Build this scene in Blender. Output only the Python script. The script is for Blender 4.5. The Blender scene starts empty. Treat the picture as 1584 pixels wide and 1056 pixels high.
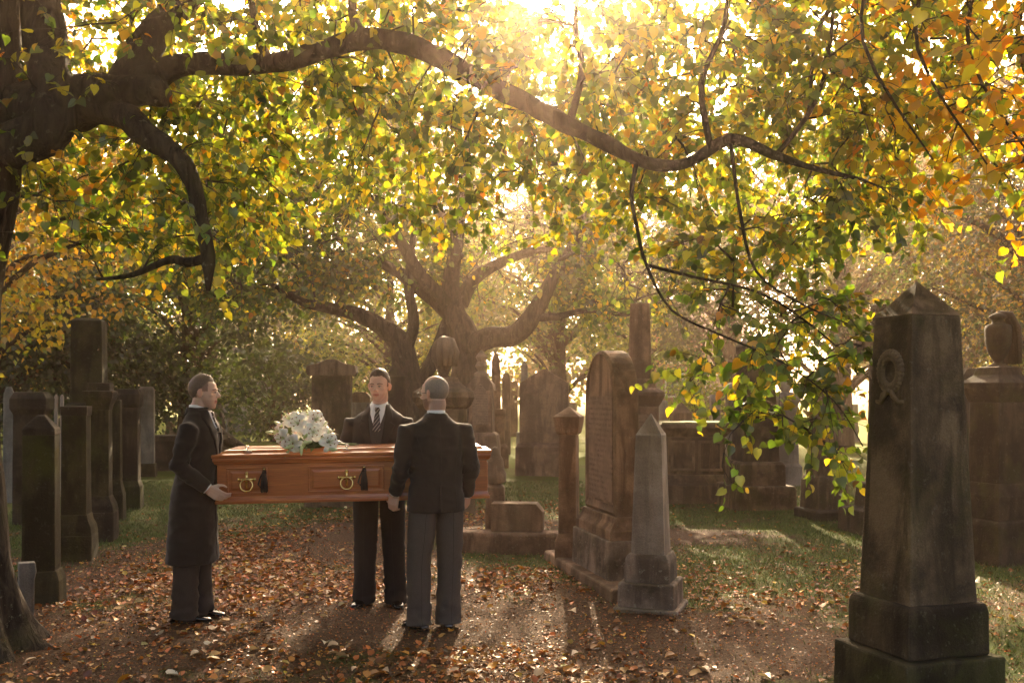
import bpy, bmesh, math, random
import numpy as np
from mathutils import Vector, Matrix, noise
from mathutils.bvhtree import BVHTree
R = math.radians
C = bpy.context.scene.collection
sc = bpy.context.scene
# ---------------------------------------------------------------- camera, sky, sun, exposure
CAMZ, FPX, HOR = 1.62, 1540.0, 612.0
cd = bpy.data.cameras.new('camera'); cam = bpy.data.objects.new('camera', cd); C.objects.link(cam)
cam.location = (0, 0, CAMZ); cam.rotation_euler = (R(90), 0, 0)
cd.sensor_width = 36; cd.lens = 36*FPX/1584; cd.shift_y = (HOR-528)/1584
cd.clip_start = 0.05; cd.clip_end = 1000
cd.dof.use_dof = True; cd.dof.focus_distance = 7.1; cd.dof.aperture_fstop = 9.0
sc.camera = cam
HAZE = .0029
SUN_EL, SUN_AZ = 24.0, 1.5
w = bpy.data.worlds.new('World'); sc.world = w; w.use_nodes = True
nt = w.node_tree; bg = nt.nodes['Background']
sky = nt.nodes.new('ShaderNodeTexSky'); sky.sky_type = 'NISHITA'; sky.sun_disc = False
sky.sun_elevation = R(SUN_EL); sky.sun_rotation = R(SUN_AZ); sky.dust_density = 6.0; sky.air_density = .45; sky.ozone_density = .3
nt.links.new(sky.outputs[0], bg.inputs[0]); bg.inputs[1].default_value = 0.15
sl = bpy.data.lights.new('sun', 'SUN'); sl.energy = 4.0; sl.angle = R(0.5); sl.color = (1.0, 0.86, 0.69)
so = bpy.data.objects.new('sun', sl); C.objects.link(so)
sdir = Vector((math.sin(R(SUN_AZ))*math.cos(R(SUN_EL)), math.cos(R(SUN_AZ))*math.cos(R(SUN_EL)), math.sin(R(SUN_EL))))
so.rotation_euler = (-sdir).to_track_quat('-Z', 'Y').to_euler(); so.location = (0, 0, 30)
vs = sc.view_settings
vs.view_transform = 'Standard'; vs.look = 'None'; vs.gamma = 1; vs.use_curve_mapping = False; vs.exposure = 2.35
vs.use_white_balance = True; vs.white_balance_temperature = 8300
cy = sc.cycles
cy.use_denoising = True; cy.max_bounces = 6; cy.diffuse_bounces = 3; cy.glossy_bounces = 2
cy.transmission_bounces = 4; cy.transparent_max_bounces = 4; cy.volume_bounces = 1
cy.sample_clamp_indirect = 6.0
rng = np.random.default_rng(7); random.seed(7)
# ---------------------------------------------------------------- helpers
def rise(y): return 0.015*np.clip(np.asarray(y, float)-14, 0, 50)
def gz(x, y):
    x = np.asarray(x, float); y = np.asarray(y, float)
    return rise(y)+.018*np.sin(.9*x+1.3)*np.sin(.7*y+.4)+.010*np.sin(2.3*x+1.7*y)+.006*np.sin(5.1*x-3.3*y)
def ydepth(py):
    lo, hi = 2.0, 120.0
    for _ in range(50):
        m = (lo+hi)/2
        if (CAMZ-float(rise(m)))*FPX/m > py-HOR: lo = m
        else: hi = m
    return lo
def at(px, py, Y): return Vector(((px-792)/FPX*Y, Y, CAMZ-(py-HOR)/FPX*Y))
def gat(px, py): Y = ydepth(py); return ((px-792)/FPX*Y, Y)
def sets(o, label=None, cat=None, group=None, kind=None):
    if label: o['label'] = label
    if cat: o['category'] = cat
    if group: o['group'] = group
    if kind: o['kind'] = kind
    return o
def thing(name, label, cat, loc=(0, 0, 0), rotz=0, group=None):
    o = bpy.data.objects.new(name, None); C.objects.link(o); o.empty_display_size = .1
    o.location = loc; o.rotation_euler = (0, 0, rotz)
    return sets(o, label, cat, group)
def link(name, me, parent=None, loc=None):
    o = bpy.data.objects.new(name, me); C.objects.link(o)
    if parent: o.parent = parent
    if loc is not None: o.location = loc
    return o
class MB:
    def __init__(s): s.v = []; s.f = []; s.m = []
    def add(s, V, F, m=0):
        n = len(s.v); s.v += [tuple(p) for p in V]; s.f += [[i+n for i in f] for f in F]; s.m += [m]*len(F); return s
    def tube(s, pts, rad, seg=10, up=None, m=0, squash=None):
        return s.add(*tube(pts, rad, seg, up), m)
    def ell(s, c, r, seg=14, rings=9, m=0, rot=None):
        V = []; F = []
        for i in range(1, rings):
            a = math.pi*i/rings
            for j in range(seg):
                b = 2*math.pi*j/seg
                V.append(Vector((r[0]*math.sin(a)*math.cos(b), r[1]*math.sin(a)*math.sin(b), r[2]*math.cos(a))))
        V.append(Vector((0, 0, r[2]))); V.append(Vector((0, 0, -r[2])))
        t = len(V)-2
        for i in range(rings-2):
            for j in range(seg):
                k = (j+1) % seg; F.append([i*seg+j, (i+1)*seg+j, (i+1)*seg+k, i*seg+k])
        for j in range(seg):
            k = (j+1) % seg; F.append([t, j, k]); F.append([t+1, (rings-2)*seg+k, (rings-2)*seg+j])
        if rot is not None: V = [rot @ p for p in V]
        return s.add([p+Vector(c) for p in V], F, m)
    def box(s, x0, x1, y0, y1, z0, z1, m=0):
        V = [(x, y, z) for z in (z0, z1) for x, y in ((x0, y0), (x1, y0), (x1, y1), (x0, y1))]
        return s.add(V, [[3, 2, 1, 0], [4, 5, 6, 7], [0, 1, 5, 4], [1, 2, 6, 5], [2, 3, 7, 6], [3, 0, 4, 7]], m)
    def rects(s, secs, m=0):   # lofted rectangles (z, w, d [, cx, cy])
        V = []; F = []
        for q in secs:
            z, w_, d_ = q[:3]; cx, cy_ = (q[3], q[4]) if len(q) > 3 else (0, 0)
            V += [(cx-w_/2, cy_-d_/2, z), (cx+w_/2, cy_-d_/2, z), (cx+w_/2, cy_+d_/2, z), (cx-w_/2, cy_+d_/2, z)]
        for i in range(len(secs)-1):
            for j in range(4):
                k = (j+1) % 4; F.append([i*4+j, i*4+k, (i+1)*4+k, (i+1)*4+j])
        n = len(secs)-1; F.append([3, 2, 1, 0]); F.append([n*4+j for j in range(4)])
        return s.add(V, F, m)
    def loft(s, secs, seg=28, m=0):   # ellipse-like sections (z, cx, cy, rx, ry [, exponent])
        V = []; F = []
        for q in secs:
            z, cx, cy_, rx, ry = q[:5]; e = q[5] if len(q) > 5 else 2.3
            for j in range(seg):
                a = 2*math.pi*j/seg; c_, s_ = math.cos(a), math.sin(a)
                V.append((cx+rx*math.copysign(abs(c_)**(2/e), c_), cy_+ry*math.copysign(abs(s_)**(2/e), s_), z))
        for i in range(len(secs)-1):
            for j in range(seg):
                k = (j+1) % seg; F.append([i*seg+j, i*seg+k, (i+1)*seg+k, (i+1)*seg+j])
        n = len(secs)-1; F.append(list(range(seg))[::-1]); F.append([n*seg+j for j in range(seg)])
        return s.add(V, F, m)
    def lathe(s, prof, seg=24, m=0, c=(0, 0)):
        return s.loft([(z, c[0], c[1], r_, r_, 2) for r_, z in prof], seg, m)
    def mesh(s, name, mats, smooth=False):
        me = bpy.data.meshes.new(name); me.from_pydata([tuple(p) for p in s.v], [], s.f)
        for x in (mats if isinstance(mats, (list, tuple)) else [mats]): me.materials.append(x)
        if any(s.m): me.polygons.foreach_set('material_index', s.m)
        if smooth: me.polygons.foreach_set('use_smooth', [True]*len(me.polygons))
        me.update(); return me
    def build(s, name, mats, parent=None, smooth=False, bevel=0, rough=0, loc=None):
        me = s.mesh(name, mats, smooth)
        if bevel or rough: finish(me, bevel, rough)
        return link(name, me, parent, loc)
def finish(me, bevel, rough):
    bm = bmesh.new(); bm.from_mesh(me)
    bmesh.ops.recalc_face_normals(bm, faces=bm.faces)
    if bevel:
        es = [e for e in bm.edges if len(e.link_faces) == 2 and e.calc_face_angle(0) > .3]
        bmesh.ops.bevel(bm, geom=es, offset=bevel, segments=2, profile=.5, affect='EDGES', clamp_overlap=True)
    if rough:
        for _ in range(6):
            es = [e for e in bm.edges if e.calc_length() > rough*25]
            if not es or len(bm.verts) > 4000: break
            bmesh.ops.subdivide_edges(bm, edges=es, cuts=1, use_grid_fill=True)
        bmesh.ops.triangulate(bm, faces=[f for f in bm.faces if len(f.verts) > 4])
        for v in bm.verts:
            p = v.co*9; n = noise.noise_vector(p)+.5*noise.noise_vector(p*3.1)
            v.co += n*rough
    bm.to_mesh(me); bm.free(); me.update()
def tube(pts, rad, seg=10, up=None):
    P = [Vector(p) for p in pts]; n = len(P)
    if not hasattr(rad, '__len__'): rad = [rad]*n
    V = []; F = []
    t0 = (P[1]-P[0]).normalized()
    u = Vector(up) if up is not None else (Vector((0, 0, 1)) if abs(t0.z) < .9 else Vector((0, 1, 0)))
    u = (u-t0*u.dot(t0)).normalized()
    for i in range(n):
        t = (P[min(i+1, n-1)]-P[max(i-1, 0)]).normalized()
        u = (u-t*u.dot(t)).normalized(); b = t.cross(u)
        r_ = rad[i]; ra, rb = r_ if hasattr(r_, '__len__') else (r_, r_)
        for j in range(seg):
            a = 2*math.pi*j/seg; V.append(P[i]+u*(ra*math.cos(a))+b*(rb*math.sin(a)))
    for i in range(n-1):
        for j in range(seg):
            k = (j+1) % seg; F.append([i*seg+j, i*seg+k, (i+1)*seg+k, (i+1)*seg+j])
    F.append(list(range(seg))[::-1]); F.append([(n-1)*seg+j for j in range(seg)])
    return V, F
def smooth_path(pts, rad, sub=4):
    P = [Vector(p) for p in pts]; n = len(P); O = []; Q = []
    for i in range(n-1):
        p0, p1, p2, p3 = P[max(i-1, 0)], P[i], P[i+1], P[min(i+2, n-1)]
        for k in range(sub):
            t = k/sub
            O.append(.5*((2*p1)+(p2-p0)*t+(2*p0-5*p1+4*p2-p3)*t*t+(3*p1-p0-3*p2+p3)*t**3)); Q.append(rad[i]*(1-t)+rad[i+1]*t)
    O.append(P[-1]); Q.append(rad[-1]); return O, Q
def mesh_np(name, V, loops, starts, mat, col=None, smooth=False):
    me = bpy.data.meshes.new(name)
    me.vertices.add(len(V)); me.vertices.foreach_set('co', np.ascontiguousarray(V, np.float32).ravel())
    me.loops.add(len(loops)); me.loops.foreach_set('vertex_index', np.ascontiguousarray(loops, np.int32))
    me.polygons.add(len(starts)); me.polygons.foreach_set('loop_start', np.ascontiguousarray(starts, np.int32))
    if col is not None:
        a = me.attributes.new('col', 'FLOAT_COLOR', 'POINT')
        c4 = np.ones((len(V), 4), np.float32); c4[:, :3] = col; a.data.foreach_set('color', c4.ravel())
    if smooth: me.polygons.foreach_set('use_smooth', [True]*len(starts))
    me.materials.append(mat); me.update(calc_edges=True); me.validate()
    return me
# ---------------------------------------------------------------- node materials
class NT:
    def __init__(s, name):
        s.mat = bpy.data.materials.new(name); s.mat.use_nodes = True; s.t = s.mat.node_tree
        s.b = s.t.nodes['Principled BSDF']; s.out = s.t.nodes['Material Output']
    def n(s, typ, **kw):
        x = s.t.nodes.new('ShaderNode'+typ)
        for k, v in kw.items():
            if k.startswith('i_'): x.inputs[k[2:].replace('_', ' ')].default_value = v
            else: setattr(x, k, v)
        return x
    def l(s, a, b): s.t.links.new(a, b)
    def coord(s, scale=(1, 1, 1), kind='Object', rnd=True):
        tc = s.n('TexCoord'); mp = s.n('Mapping'); mp.inputs['Scale'].default_value = scale
        s.l(tc.outputs[kind], mp.inputs['Vector'])
        if rnd:
            oi = s.n('ObjectInfo'); m = s.n('Math', operation='MULTIPLY'); m.inputs[1].default_value = 37.0
            s.l(oi.outputs['Random'], m.inputs[0]); cx = s.n('CombineXYZ')
            for i in range(3): s.l(m.outputs[0], cx.inputs[i])
            s.l(cx.outputs[0], mp.inputs['Location'])
        return mp.outputs[0]
    def noise(s, vec, scale, detail=6, rough=.6, dist=0):
        x = s.n('TexNoise'); x.inputs['Scale'].default_value = scale; x.inputs['Detail'].default_value = detail
        x.inputs['Roughness'].default_value = rough; x.inputs['Distortion'].default_value = dist
        s.l(vec, x.inputs['Vector']); return x.outputs['Fac']
    def ramp(s, fac, stops):
        r = s.n('ValToRGB'); e = r.color_ramp.elements
        while len(e) < len(stops): e.new(.5)
        for k, (p, c) in zip(e, stops):
            k.position = p; k.color = (c, c, c, 1) if not hasattr(c, '__len__') else (*c, 1)
        s.l(fac, r.inputs['Fac']); return r.outputs['Color']
    def mix(s, fac, a, b, mode='MIX'):
        m = s.n('Mix', data_type='RGBA', blend_type=mode)
        for sock, v in ((m.inputs[0], fac), (m.inputs[6], a), (m.inputs[7], b)):
            if hasattr(v, 'is_output'): s.l(v, sock)
            else: sock.default_value = v if not hasattr(v, '__len__') else (*v[:3], 1)
        return m.outputs[2]
    def bump(s, h, strength=.4, dist=.02):
        b = s.n('Bump'); b.inputs['Strength'].default_value = strength; b.inputs['Distance'].default_value = dist
        s.l(h, b.inputs['Height']); s.l(b.outputs[0], s.b.inputs['Normal'])
    def col(s, c):
        if hasattr(c, 'is_output'): s.l(c, s.b.inputs['Base Color'])
        else: s.b.inputs['Base Color'].default_value = (*c, 1)
    def rough(s, v, spec=None):
        s.b.inputs['Roughness'].default_value = v
        if spec is not None: s.b.inputs['Specular IOR Level'].default_value = spec
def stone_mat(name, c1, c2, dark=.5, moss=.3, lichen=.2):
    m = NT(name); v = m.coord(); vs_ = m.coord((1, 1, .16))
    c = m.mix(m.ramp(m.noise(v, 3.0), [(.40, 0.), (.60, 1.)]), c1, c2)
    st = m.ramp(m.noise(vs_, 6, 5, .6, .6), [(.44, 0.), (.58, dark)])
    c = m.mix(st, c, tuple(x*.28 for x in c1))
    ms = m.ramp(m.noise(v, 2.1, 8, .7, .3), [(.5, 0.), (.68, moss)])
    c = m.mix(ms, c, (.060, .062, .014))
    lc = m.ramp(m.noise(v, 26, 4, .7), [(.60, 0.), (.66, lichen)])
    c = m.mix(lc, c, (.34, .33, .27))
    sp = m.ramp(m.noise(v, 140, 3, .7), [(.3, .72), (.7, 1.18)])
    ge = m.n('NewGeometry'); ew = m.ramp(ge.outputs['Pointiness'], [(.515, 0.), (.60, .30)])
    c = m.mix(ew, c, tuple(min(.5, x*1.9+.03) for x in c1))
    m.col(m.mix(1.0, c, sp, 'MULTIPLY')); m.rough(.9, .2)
    h = m.mix(.5, m.noise(v, 60, 8, .7), m.noise(v, 9, 6, .6)); m.bump(h, .9, .02)
    return m.mat
def bark_mat(name, c1, c2, moss=.25, sc_=1.0):
    m = NT(name); v = m.coord((1, 1, .22), rnd=False); v2 = m.coord(rnd=False)
    n1 = m.noise(v, 16*sc_, 8, .65, .8); f = m.ramp(n1, [(.38, 0.), (.6, 1.)])
    c = m.mix(f, c1, c2)
    c = m.mix(m.ramp(m.noise(v2, 3, 6, .7), [(.5, 0.), (.7, moss)]), c, (.055, .062, .016))
    c = m.mix(m.ramp(m.noise(v2, 18, 4, .7), [(.62, 0.), (.68, .5)]), c, (.22, .22, .17))
    m.col(c); m.rough(.95, .15); m.bump(n1, 1.0, .05); return m.mat
def leaf_mat(name, trans=.55, gain=1.7, gloss=.10):
    m = NT(name); m.t.nodes.remove(m.b)
    a = m.n('Attribute', attribute_name='col')
    d = m.n('BsdfDiffuse'); m.l(a.outputs['Color'], d.inputs['Color'])
    t = m.n('BsdfTranslucent'); g = m.mix(1.0, a.outputs['Color'], (gain, gain*.97, gain*.55), 'MULTIPLY')
    m.l(g, t.inputs['Color'])
    x = m.n('MixShader'); x.inputs[0].default_value = trans; m.l(d.outputs[0], x.inputs[1]); m.l(t.outputs[0], x.inputs[2])
    gl = m.n('BsdfGlossy'); gl.inputs['Roughness'].default_value = .42; gl.inputs['Color'].default_value = (.9, .9, .9, 1)
    y = m.n('MixShader'); y.inputs[0].default_value = gloss; m.l(x.outputs[0], y.inputs[1]); m.l(gl.outputs[0], y.inputs[2])
    m.l(y.outputs[0], m.out.inputs['Surface']); return m.mat
def plain(name, c, rough=.6, metal=0, spec=None, bump=0, var=0, scale=40):
    m = NT(name); v = m.coord()
    n = m.noise(v, scale, 5)
    m.col(m.mix(m.ramp(n, [(.3, 0.), (.7, 1.)]), tuple(x*(1-var) for x in c), tuple(x*(1+var) for x in c)))
    m.rough(rough, spec); m.b.inputs['Metallic'].default_value = metal
    if bump: m.bump(n, bump, .004)
    return m.mat
def wool_mat(name, c):
    m = NT(name); v = m.coord(rnd=False)
    a = m.noise(v, 420, 3, .7); b = m.noise(v, 7, 4, .6)
    c_ = m.mix(m.ramp(a, [(.3, 0.), (.7, 1.)]), tuple(x*.7 for x in c), tuple(x*1.35 for x in c))
    m.col(m.mix(m.ramp(b, [(.35, 0.), (.7, .35)]), c_, tuple(x*1.5 for x in c))); m.rough(.85, .25)
    m.b.inputs['Sheen Weight'].default_value = .12
    m.bump(a, .25, .002); return m.mat
def stripe_mat(name, base, line, count):
    m = NT(name); a = m.n('Attribute', attribute_name='col'); s = m.n('SeparateColor'); m.l(a.outputs['Color'], s.inputs[0])
    k = m.n('Math', operation='MULTIPLY'); k.inputs[1].default_value = count; m.l(s.outputs[0], k.inputs[0])
    f = m.n('Math', operation='FRACT'); m.l(k.outputs[0], f.inputs[0])
    r = m.ramp(f.outputs[0], [(.0, 0.), (.62, 0.), (.70, 1.), (.92, 1.), (1., 0.)])
    n = m.noise(m.coord(rnd=False), 300, 3)
    c = m.mix(r, base, line); m.col(m.mix(1.0, c, m.ramp(n, [(.3, .7), (.7, 1.2)]), 'MULTIPLY')); m.rough(.85, .2)
    return m.mat
def skin_mat(name, c):
    m = NT(name); v = m.coord(rnd=False); n = m.noise(v, 60, 5); b = m.noise(v, 14, 3)
    a = m.n('Attribute', attribute_name='col')
    c_ = m.mix(m.ramp(b, [(.35, 0.), (.7, .6)]), c, (c[0]*1.02, c[1]*.82, c[2]*.78))
    m.col(m.mix(1.0, c_, a.outputs['Color'], 'MULTIPLY'))
    m.rough(.48, .4); m.b.inputs['Subsurface Weight'].default_value = .12; m.b.inputs['Subsurface Radius'].default_value = (.01, .004, .002)
    m.b.inputs['Subsurface Scale'].default_value = .4
    m.bump(n, .12, .002); return m.mat
def wood_mat(name, c1, c2, rough=.3):
    m = NT(name); v = m.coord((.5, 4, 4), rnd=False); v2 = m.coord((2.2, 60, 60), rnd=False)
    n = m.noise(v, 2.2, 4, .55, 1.6)
    k = m.n('Math', operation='MULTIPLY'); k.inputs[1].default_value = 11; m.l(n, k.inputs[0])
    s = m.n('Math', operation='SINE'); m.l(k.outputs[0], s.inputs[0])
    a = m.n('Math', operation='MULTIPLY_ADD'); a.inputs[1].default_value = .5; a.inputs[2].default_value = .5; m.l(s.outputs[0], a.inputs[0])
    f = m.noise(v2, 3, 5, .7)
    c = m.mix(m.ramp(a.outputs[0], [(.1, 0.), (.9, 1.)]), c1, c2)
    m.col(m.mix(1.0, c, m.ramp(f, [(.3, .62), (.7, 1.12)]), 'MULTIPLY')); m.rough(rough, .5)
    m.b.inputs['Coat Weight'].default_value = .5; m.b.inputs['Coat Roughness'].default_value = .15
    m.bump(f, .06, .002); return m.mat
STN = [stone_mat('stone_brown', (.20, .135, .082), (.065, .045, .030), .9, .55, .14),
       stone_mat('stone_dark', (.080, .056, .036), (.026, .019, .013), .85, .6, .12),
       stone_mat('stone_warm', (.31, .19, .125), (.13, .080, .052), .8, .25, .2),
       stone_mat('stone_pale', (.42, .34, .28), (.27, .21, .165), .5, .08, .18),
       stone_mat('stone_grey', (.24, .22, .19), (.15, .135, .115), .5, .25, .2),
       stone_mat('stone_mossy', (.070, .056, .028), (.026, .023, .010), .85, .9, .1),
       stone_mat('stone_stained', (.27, .20, .155), (.07, .055, .04), .8, .4, .55)]
BROWN, DARK, WARM, PALE, GREY, MOSSY, STAIN = STN
BARK = bark_mat('bark_lime', (.020, .015, .012), (.075, .058, .044), .35)
BARK2 = bark_mat('bark_far', (.03, .022, .017), (.075, .055, .04), .2, .7)
TWIG = plain('twig_bark', (.045, .034, .026), .9, var=.3)
LEAF = leaf_mat('leaf_near', .64, 2.1, .07)
LEAFF = leaf_mat('leaf_far', .42, 1.6, .06)
LITT = leaf_mat('leaf_litter', .12, 1.2, .05)
# ---------------------------------------------------------------- ground
def vnoise(x, y, f, seed):   # cheap smooth value noise for masks (numpy)
    r = np.random.default_rng(seed).random((64, 64)); x = np.asarray(x)*f+100; y = np.asarray(y)*f+100
    xi = np.floor(x).astype(int); yi = np.floor(y).astype(int); tx = x-xi; ty = y-yi
    tx = tx*tx*(3-2*tx); ty = ty*ty*(3-2*ty); g = lambda i, j: r[i % 64, j % 64]
    return (g(xi, yi)*(1-tx)+g(xi+1, yi)*tx)*(1-ty)+(g(xi, yi+1)*(1-tx)+g(xi+1, yi+1)*tx)*ty
def fbm(x, y, f, seed): return .55*vnoise(x, y, f, seed)+.3*vnoise(x, y, f*2.1, seed+1)+.15*vnoise(x, y, f*4.3, seed+2)
def blob(x, y, cx, cy_, rx, ry): return np.exp(-(((x-cx)/rx)**2+((y-cy_)/ry)**2))
def soil_mask(x, y):    # 1 = bare trodden earth, 0 = grass
    s = 1.0*blob(x, y, -.6, 7.4, 1.5, 1.7)+.9*blob(x, y, -1.7, 11.5, 1.3, 2.5)+1.0*blob(x, y, 1.5, 6.6, 1.2, .9)+.9*blob(x, y, 2.2, 11.6, 1.1, .8) \
        + .3*blob(x, y, -2.6, 6.2, .8, 1.2)+.8*blob(x, y, .2, 12.5, 1.2, .9)+.8*blob(x, y, -4, 8, 1.2, 3)+.5*blob(x, y, 2.1, 7.9, .8, .5)
    return np.clip(s+1.1*(fbm(x, y, 1.3, 3)-.5), 0, 1)
def litter_mask(x, y):
    s = 1.15*blob(x, y, -2.1, 8.4, 1.15, 1.35)+.8*blob(x, y, -2.9, 10.6, .8, 2.0)+.75*blob(x, y, 1.75, 8.6, .55, .8)+.9*blob(x, y, .15, 8.5, .7, .7)+.55*blob(x, y, .25, 6.2, 1.0, .7) \
        + .22*blob(x, y, 2.2, 7.6, 1.0, .6)+.45*blob(x, y, -1.2, 5.8, 1.6, .8)+.5*blob(x, y, -.9, 13.5, 1.6, 1.2)+.3*blob(x, y, 3.2, 8.6, .6, 1.5)
    s -= .75*blob(x, y, -.75, 7.1, .75, .8)+.7*blob(x, y, -1.55, 10.6, .75, 1.0)+.4*blob(x, y, 1.2, 6.3, .8, .35)
    return np.clip(s*(.05+1.75*fbm(x, y, 1.9, 11)**1.3)+.008, 0, 1)
def axis(a, b, fine0, fine1, step, grow):
    L = [fine0]; s = step
    while L[-1] < fine1: L.append(L[-1]+step)
    while L[-1] < b: s *= grow; L.append(L[-1]+s)
    s = step
    while L[0] > a: s *= grow; L.insert(0, L[0]-s)
    return np.array(L)
gx = axis(-220, 220, -6, 6, .07, 1.13); gy = axis(-60, 220, 4, 15, .07, 1.1)
GX, GY = np.meshgrid(gx, gy); nx, ny = len(gx), len(gy)
so_ = soil_mask(GX, GY); li_ = litter_mask(GX, GY)
GZ = gz(GX, GY)+.012*(fbm(GX, GY, 7, 21)-.5)+.025*np.clip(li_, 0, .8)*(fbm(GX, GY, 5, 31))*(GY < 16)
ids = np.arange(nx*ny).reshape(ny, nx)
q = np.stack([ids[:-1, :-1], ids[:-1, 1:], ids[1:, 1:], ids[1:, :-1]], -1).reshape(-1, 4)
gm = NT('ground')
at_ = gm.n('Attribute', attribute_name='col'); sp = gm.n('SeparateColor'); gm.l(at_.outputs['Color'], sp.inputs[0])
gv = gm.coord(rnd=False)
n1 = gm.noise(gv, 3.5, 8, .65); n2 = gm.noise(gv, 38, 6, .7); n3 = gm.noise(gv, 150, 4, .7)
soil = gm.mix(gm.ramp(n2, [(.35, 0.), (.65, 1.)]), (.040, .021, .012), (.130, .074, .042))
gras = gm.mix(gm.ramp(n2, [(.35, 0.), (.62, 1.)]), (.030, .052, .009), (.075, .115, .016))
gras = gm.mix(gm.ramp(n1, [(.45, 0.), (.65, .6)]), gras, (.11, .075, .03))
k_ = gm.n('Math', operation='ADD'); gm.l(sp.outputs[0], k_.inputs[0]); gm.l(n1, k_.inputs[1])
gcol = gm.mix(gm.ramp(k_.outputs[0], [(.62, 0.), (1.0, 1.)]), gras, soil)
gcol = gm.mix(gm.ramp(sp.outputs[2], [(.0, 0.), (1., 1.)]), gcol, gm.mix(gm.ramp(n2, [(.3, 0.), (.7, 1.)]), (.10, .155, .018), (.19, .21, .035)))  # far lawn coloured brighter to stand for sunlight on the grass
lt = gm.ramp(gm.noise(gv, 70, 3, .8, .5), [(.5, 0.), (.58, .8)])
mm = gm.n('Math', operation='MULTIPLY'); gm.l(lt, mm.inputs[0]); gm.l(sp.outputs[1], mm.inputs[1])
gcol = gm.mix(mm.outputs[0], gcol, (.17, .075, .025))
gm.col(gcol); gm.rough(.95, .15); gm.bump(gm.mix(.5, n2, n3), 1.0, .035)
far = np.clip((GY-17)/10, 0, 1)*(.55+.45*(fbm(GX, GY, .35, 5) > .42))  # strength of the sunlight painted into the far lawn, in patches
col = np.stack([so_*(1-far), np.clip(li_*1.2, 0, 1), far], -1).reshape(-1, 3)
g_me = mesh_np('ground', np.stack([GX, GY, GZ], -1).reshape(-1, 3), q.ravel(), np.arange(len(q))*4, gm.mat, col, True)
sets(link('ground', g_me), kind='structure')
# ---------------------------------------------------------------- stones
BYF = math.cos
def stone(name, label, cat, xc, Y, rotd=0, group=None):
    X = (xc-792)/FPX*Y
    t = thing(name, label, cat, (X, Y, float(gz(X, Y))-.02), R(rotd), group)
    t['_s'] = 0; del t['_s']
    return t
def fit(t, secs, square=True, ratio=1.0):
    """photo heights (y) and apparent widths -> local sections of a stone at its own distance"""
    X, Y, Z = t.location; az = math.atan2(X, Y); phi = t.rotation_euler.z+az
    c_, s_ = abs(math.cos(phi)), abs(math.sin(phi)); O = []
    for q in secs:
        r_ = q[2] if len(q) > 2 else ratio
        wm = q[1]/FPX*Y/math.cos(az)**.0/(c_+r_*s_)
        O.append((max(0.0, CAMZ-(q[0]-HOR)/FPX*Y-Z), wm, wm*r_))
    return O
def rl(t, name, secs, mat, bevel=.008, rough=.0022, ratio=1.0, px=True, off=(0, 0)):
    S = fit(t, secs, ratio=ratio) if px else secs
    S = [(z, a, b, off[0], off[1]) for z, a, b in S]
    S.sort(key=lambda q: q[0])
    m = MB(); m.rects(S); return m.build(name, mat, t, bevel=bevel, rough=rough)
def ground_ext(secs):  # add a foot that reaches the ground
    return secs
def extr(t, name, outline, depth, mat, y0=0, bevel=.01, rough=.002, z0=0):   # outline (x, z) extruded along local y
    m = MB(); n = len(outline)
    V = [(x, y0-depth/2, z+z0) for x, z in outline]+[(x, y0+depth/2, z+z0) for x, z in outline]
    F = [list(range(n)), list(range(n, 2*n))[::-1]]+[[i+n, (i+1) % n+n, (i+1) % n, i] for i in range(n)]
    m.add(V, F)
    return m.build(name, mat, t, bevel=bevel, rough=rough)
def insc_mat():
    m = NT('worn_inscription'); tc = m.n('TexCoord')
    s = m.n('SeparateXYZ'); m.l(tc.outputs['Object'], s.inputs[0])
    k = m.n('Math', operation='MULTIPLY'); k.inputs[1].default_value = 22; m.l(s.outputs[2], k.inputs[0])
    f = m.n('Math', operation='FRACT'); m.l(k.outputs[0], f.inputs[0])
    row = m.ramp(f.outputs[0], [(.30, 0.), (.38, 1.), (.78, 1.), (.86, 0.)])
    n = m.ramp(m.noise(m.coord((60, 60, 22), rnd=False), 1.0, 3, .8), [(.47, 0.), (.53, 1.)])
    w_ = m.ramp(m.noise(m.coord((3, 3, 2), rnd=False), 2.0, 3), [(.38, 0.), (.6, 1.)])
    q_ = m.mix(1.0, m.mix(1.0, row, n, 'MULTIPLY'), w_, 'MULTIPLY')
    c = m.mix(m.ramp(m.noise(m.coord(), 9, 6, .7), [(.35, 0.), (.65, 1.)]), (.17, .115, .08), (.25, .165, .115))
    m.col(m.mix(q_, c, (.12, .08, .055))); m.rough(.9, .2)
    iv = m.n('Invert'); m.l(q_, iv.inputs['Color']); m.bump(iv.outputs[0], .6, .006); return m.mat
INSC = insc_mat()
# right foreground obelisk -------------------------------------------------
t = stone('obelisk', 'tall dark weathered obelisk with pyramid top and carved wreath on its left face', 'obelisk', 1418, 5.2, -73)
rl(t, 'plinth', [(1100, 250), (1062, 250), (1000, 246)], MOSSY, .015, .005)
rl(t, 'base_block', [(1000, 206), (934, 204), (922, 192)], DARK, .014, .004)
rl(t, 'shaft', [(924, 170), (490, 124)], BROWN, .008, .0018)
rl(t, 'pyramid_top', [(490, 127), (435, .3)], BROWN, 0, .0010)
S = fit(t, [(575, 130), (650, 137)])
wz = S[0][0]; wy = -S[0][1]/2
m = MB(); ring = [(.075*math.cos(a)+0, wy-.002, wz+.085*math.sin(a)) for a in np.linspace(0, 2*math.pi, 29)]
for k in range(28):
    a = 2*math.pi*k/28
    for dr in (-.018, .012):
        m.ell(((.078+dr)*math.cos(a+dr*5), wy-.004, wz+(.09+dr)*math.sin(a+dr*5)), (.017, .018, .017), 8, 5)
m.tube(ring, .022, 8); 
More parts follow.
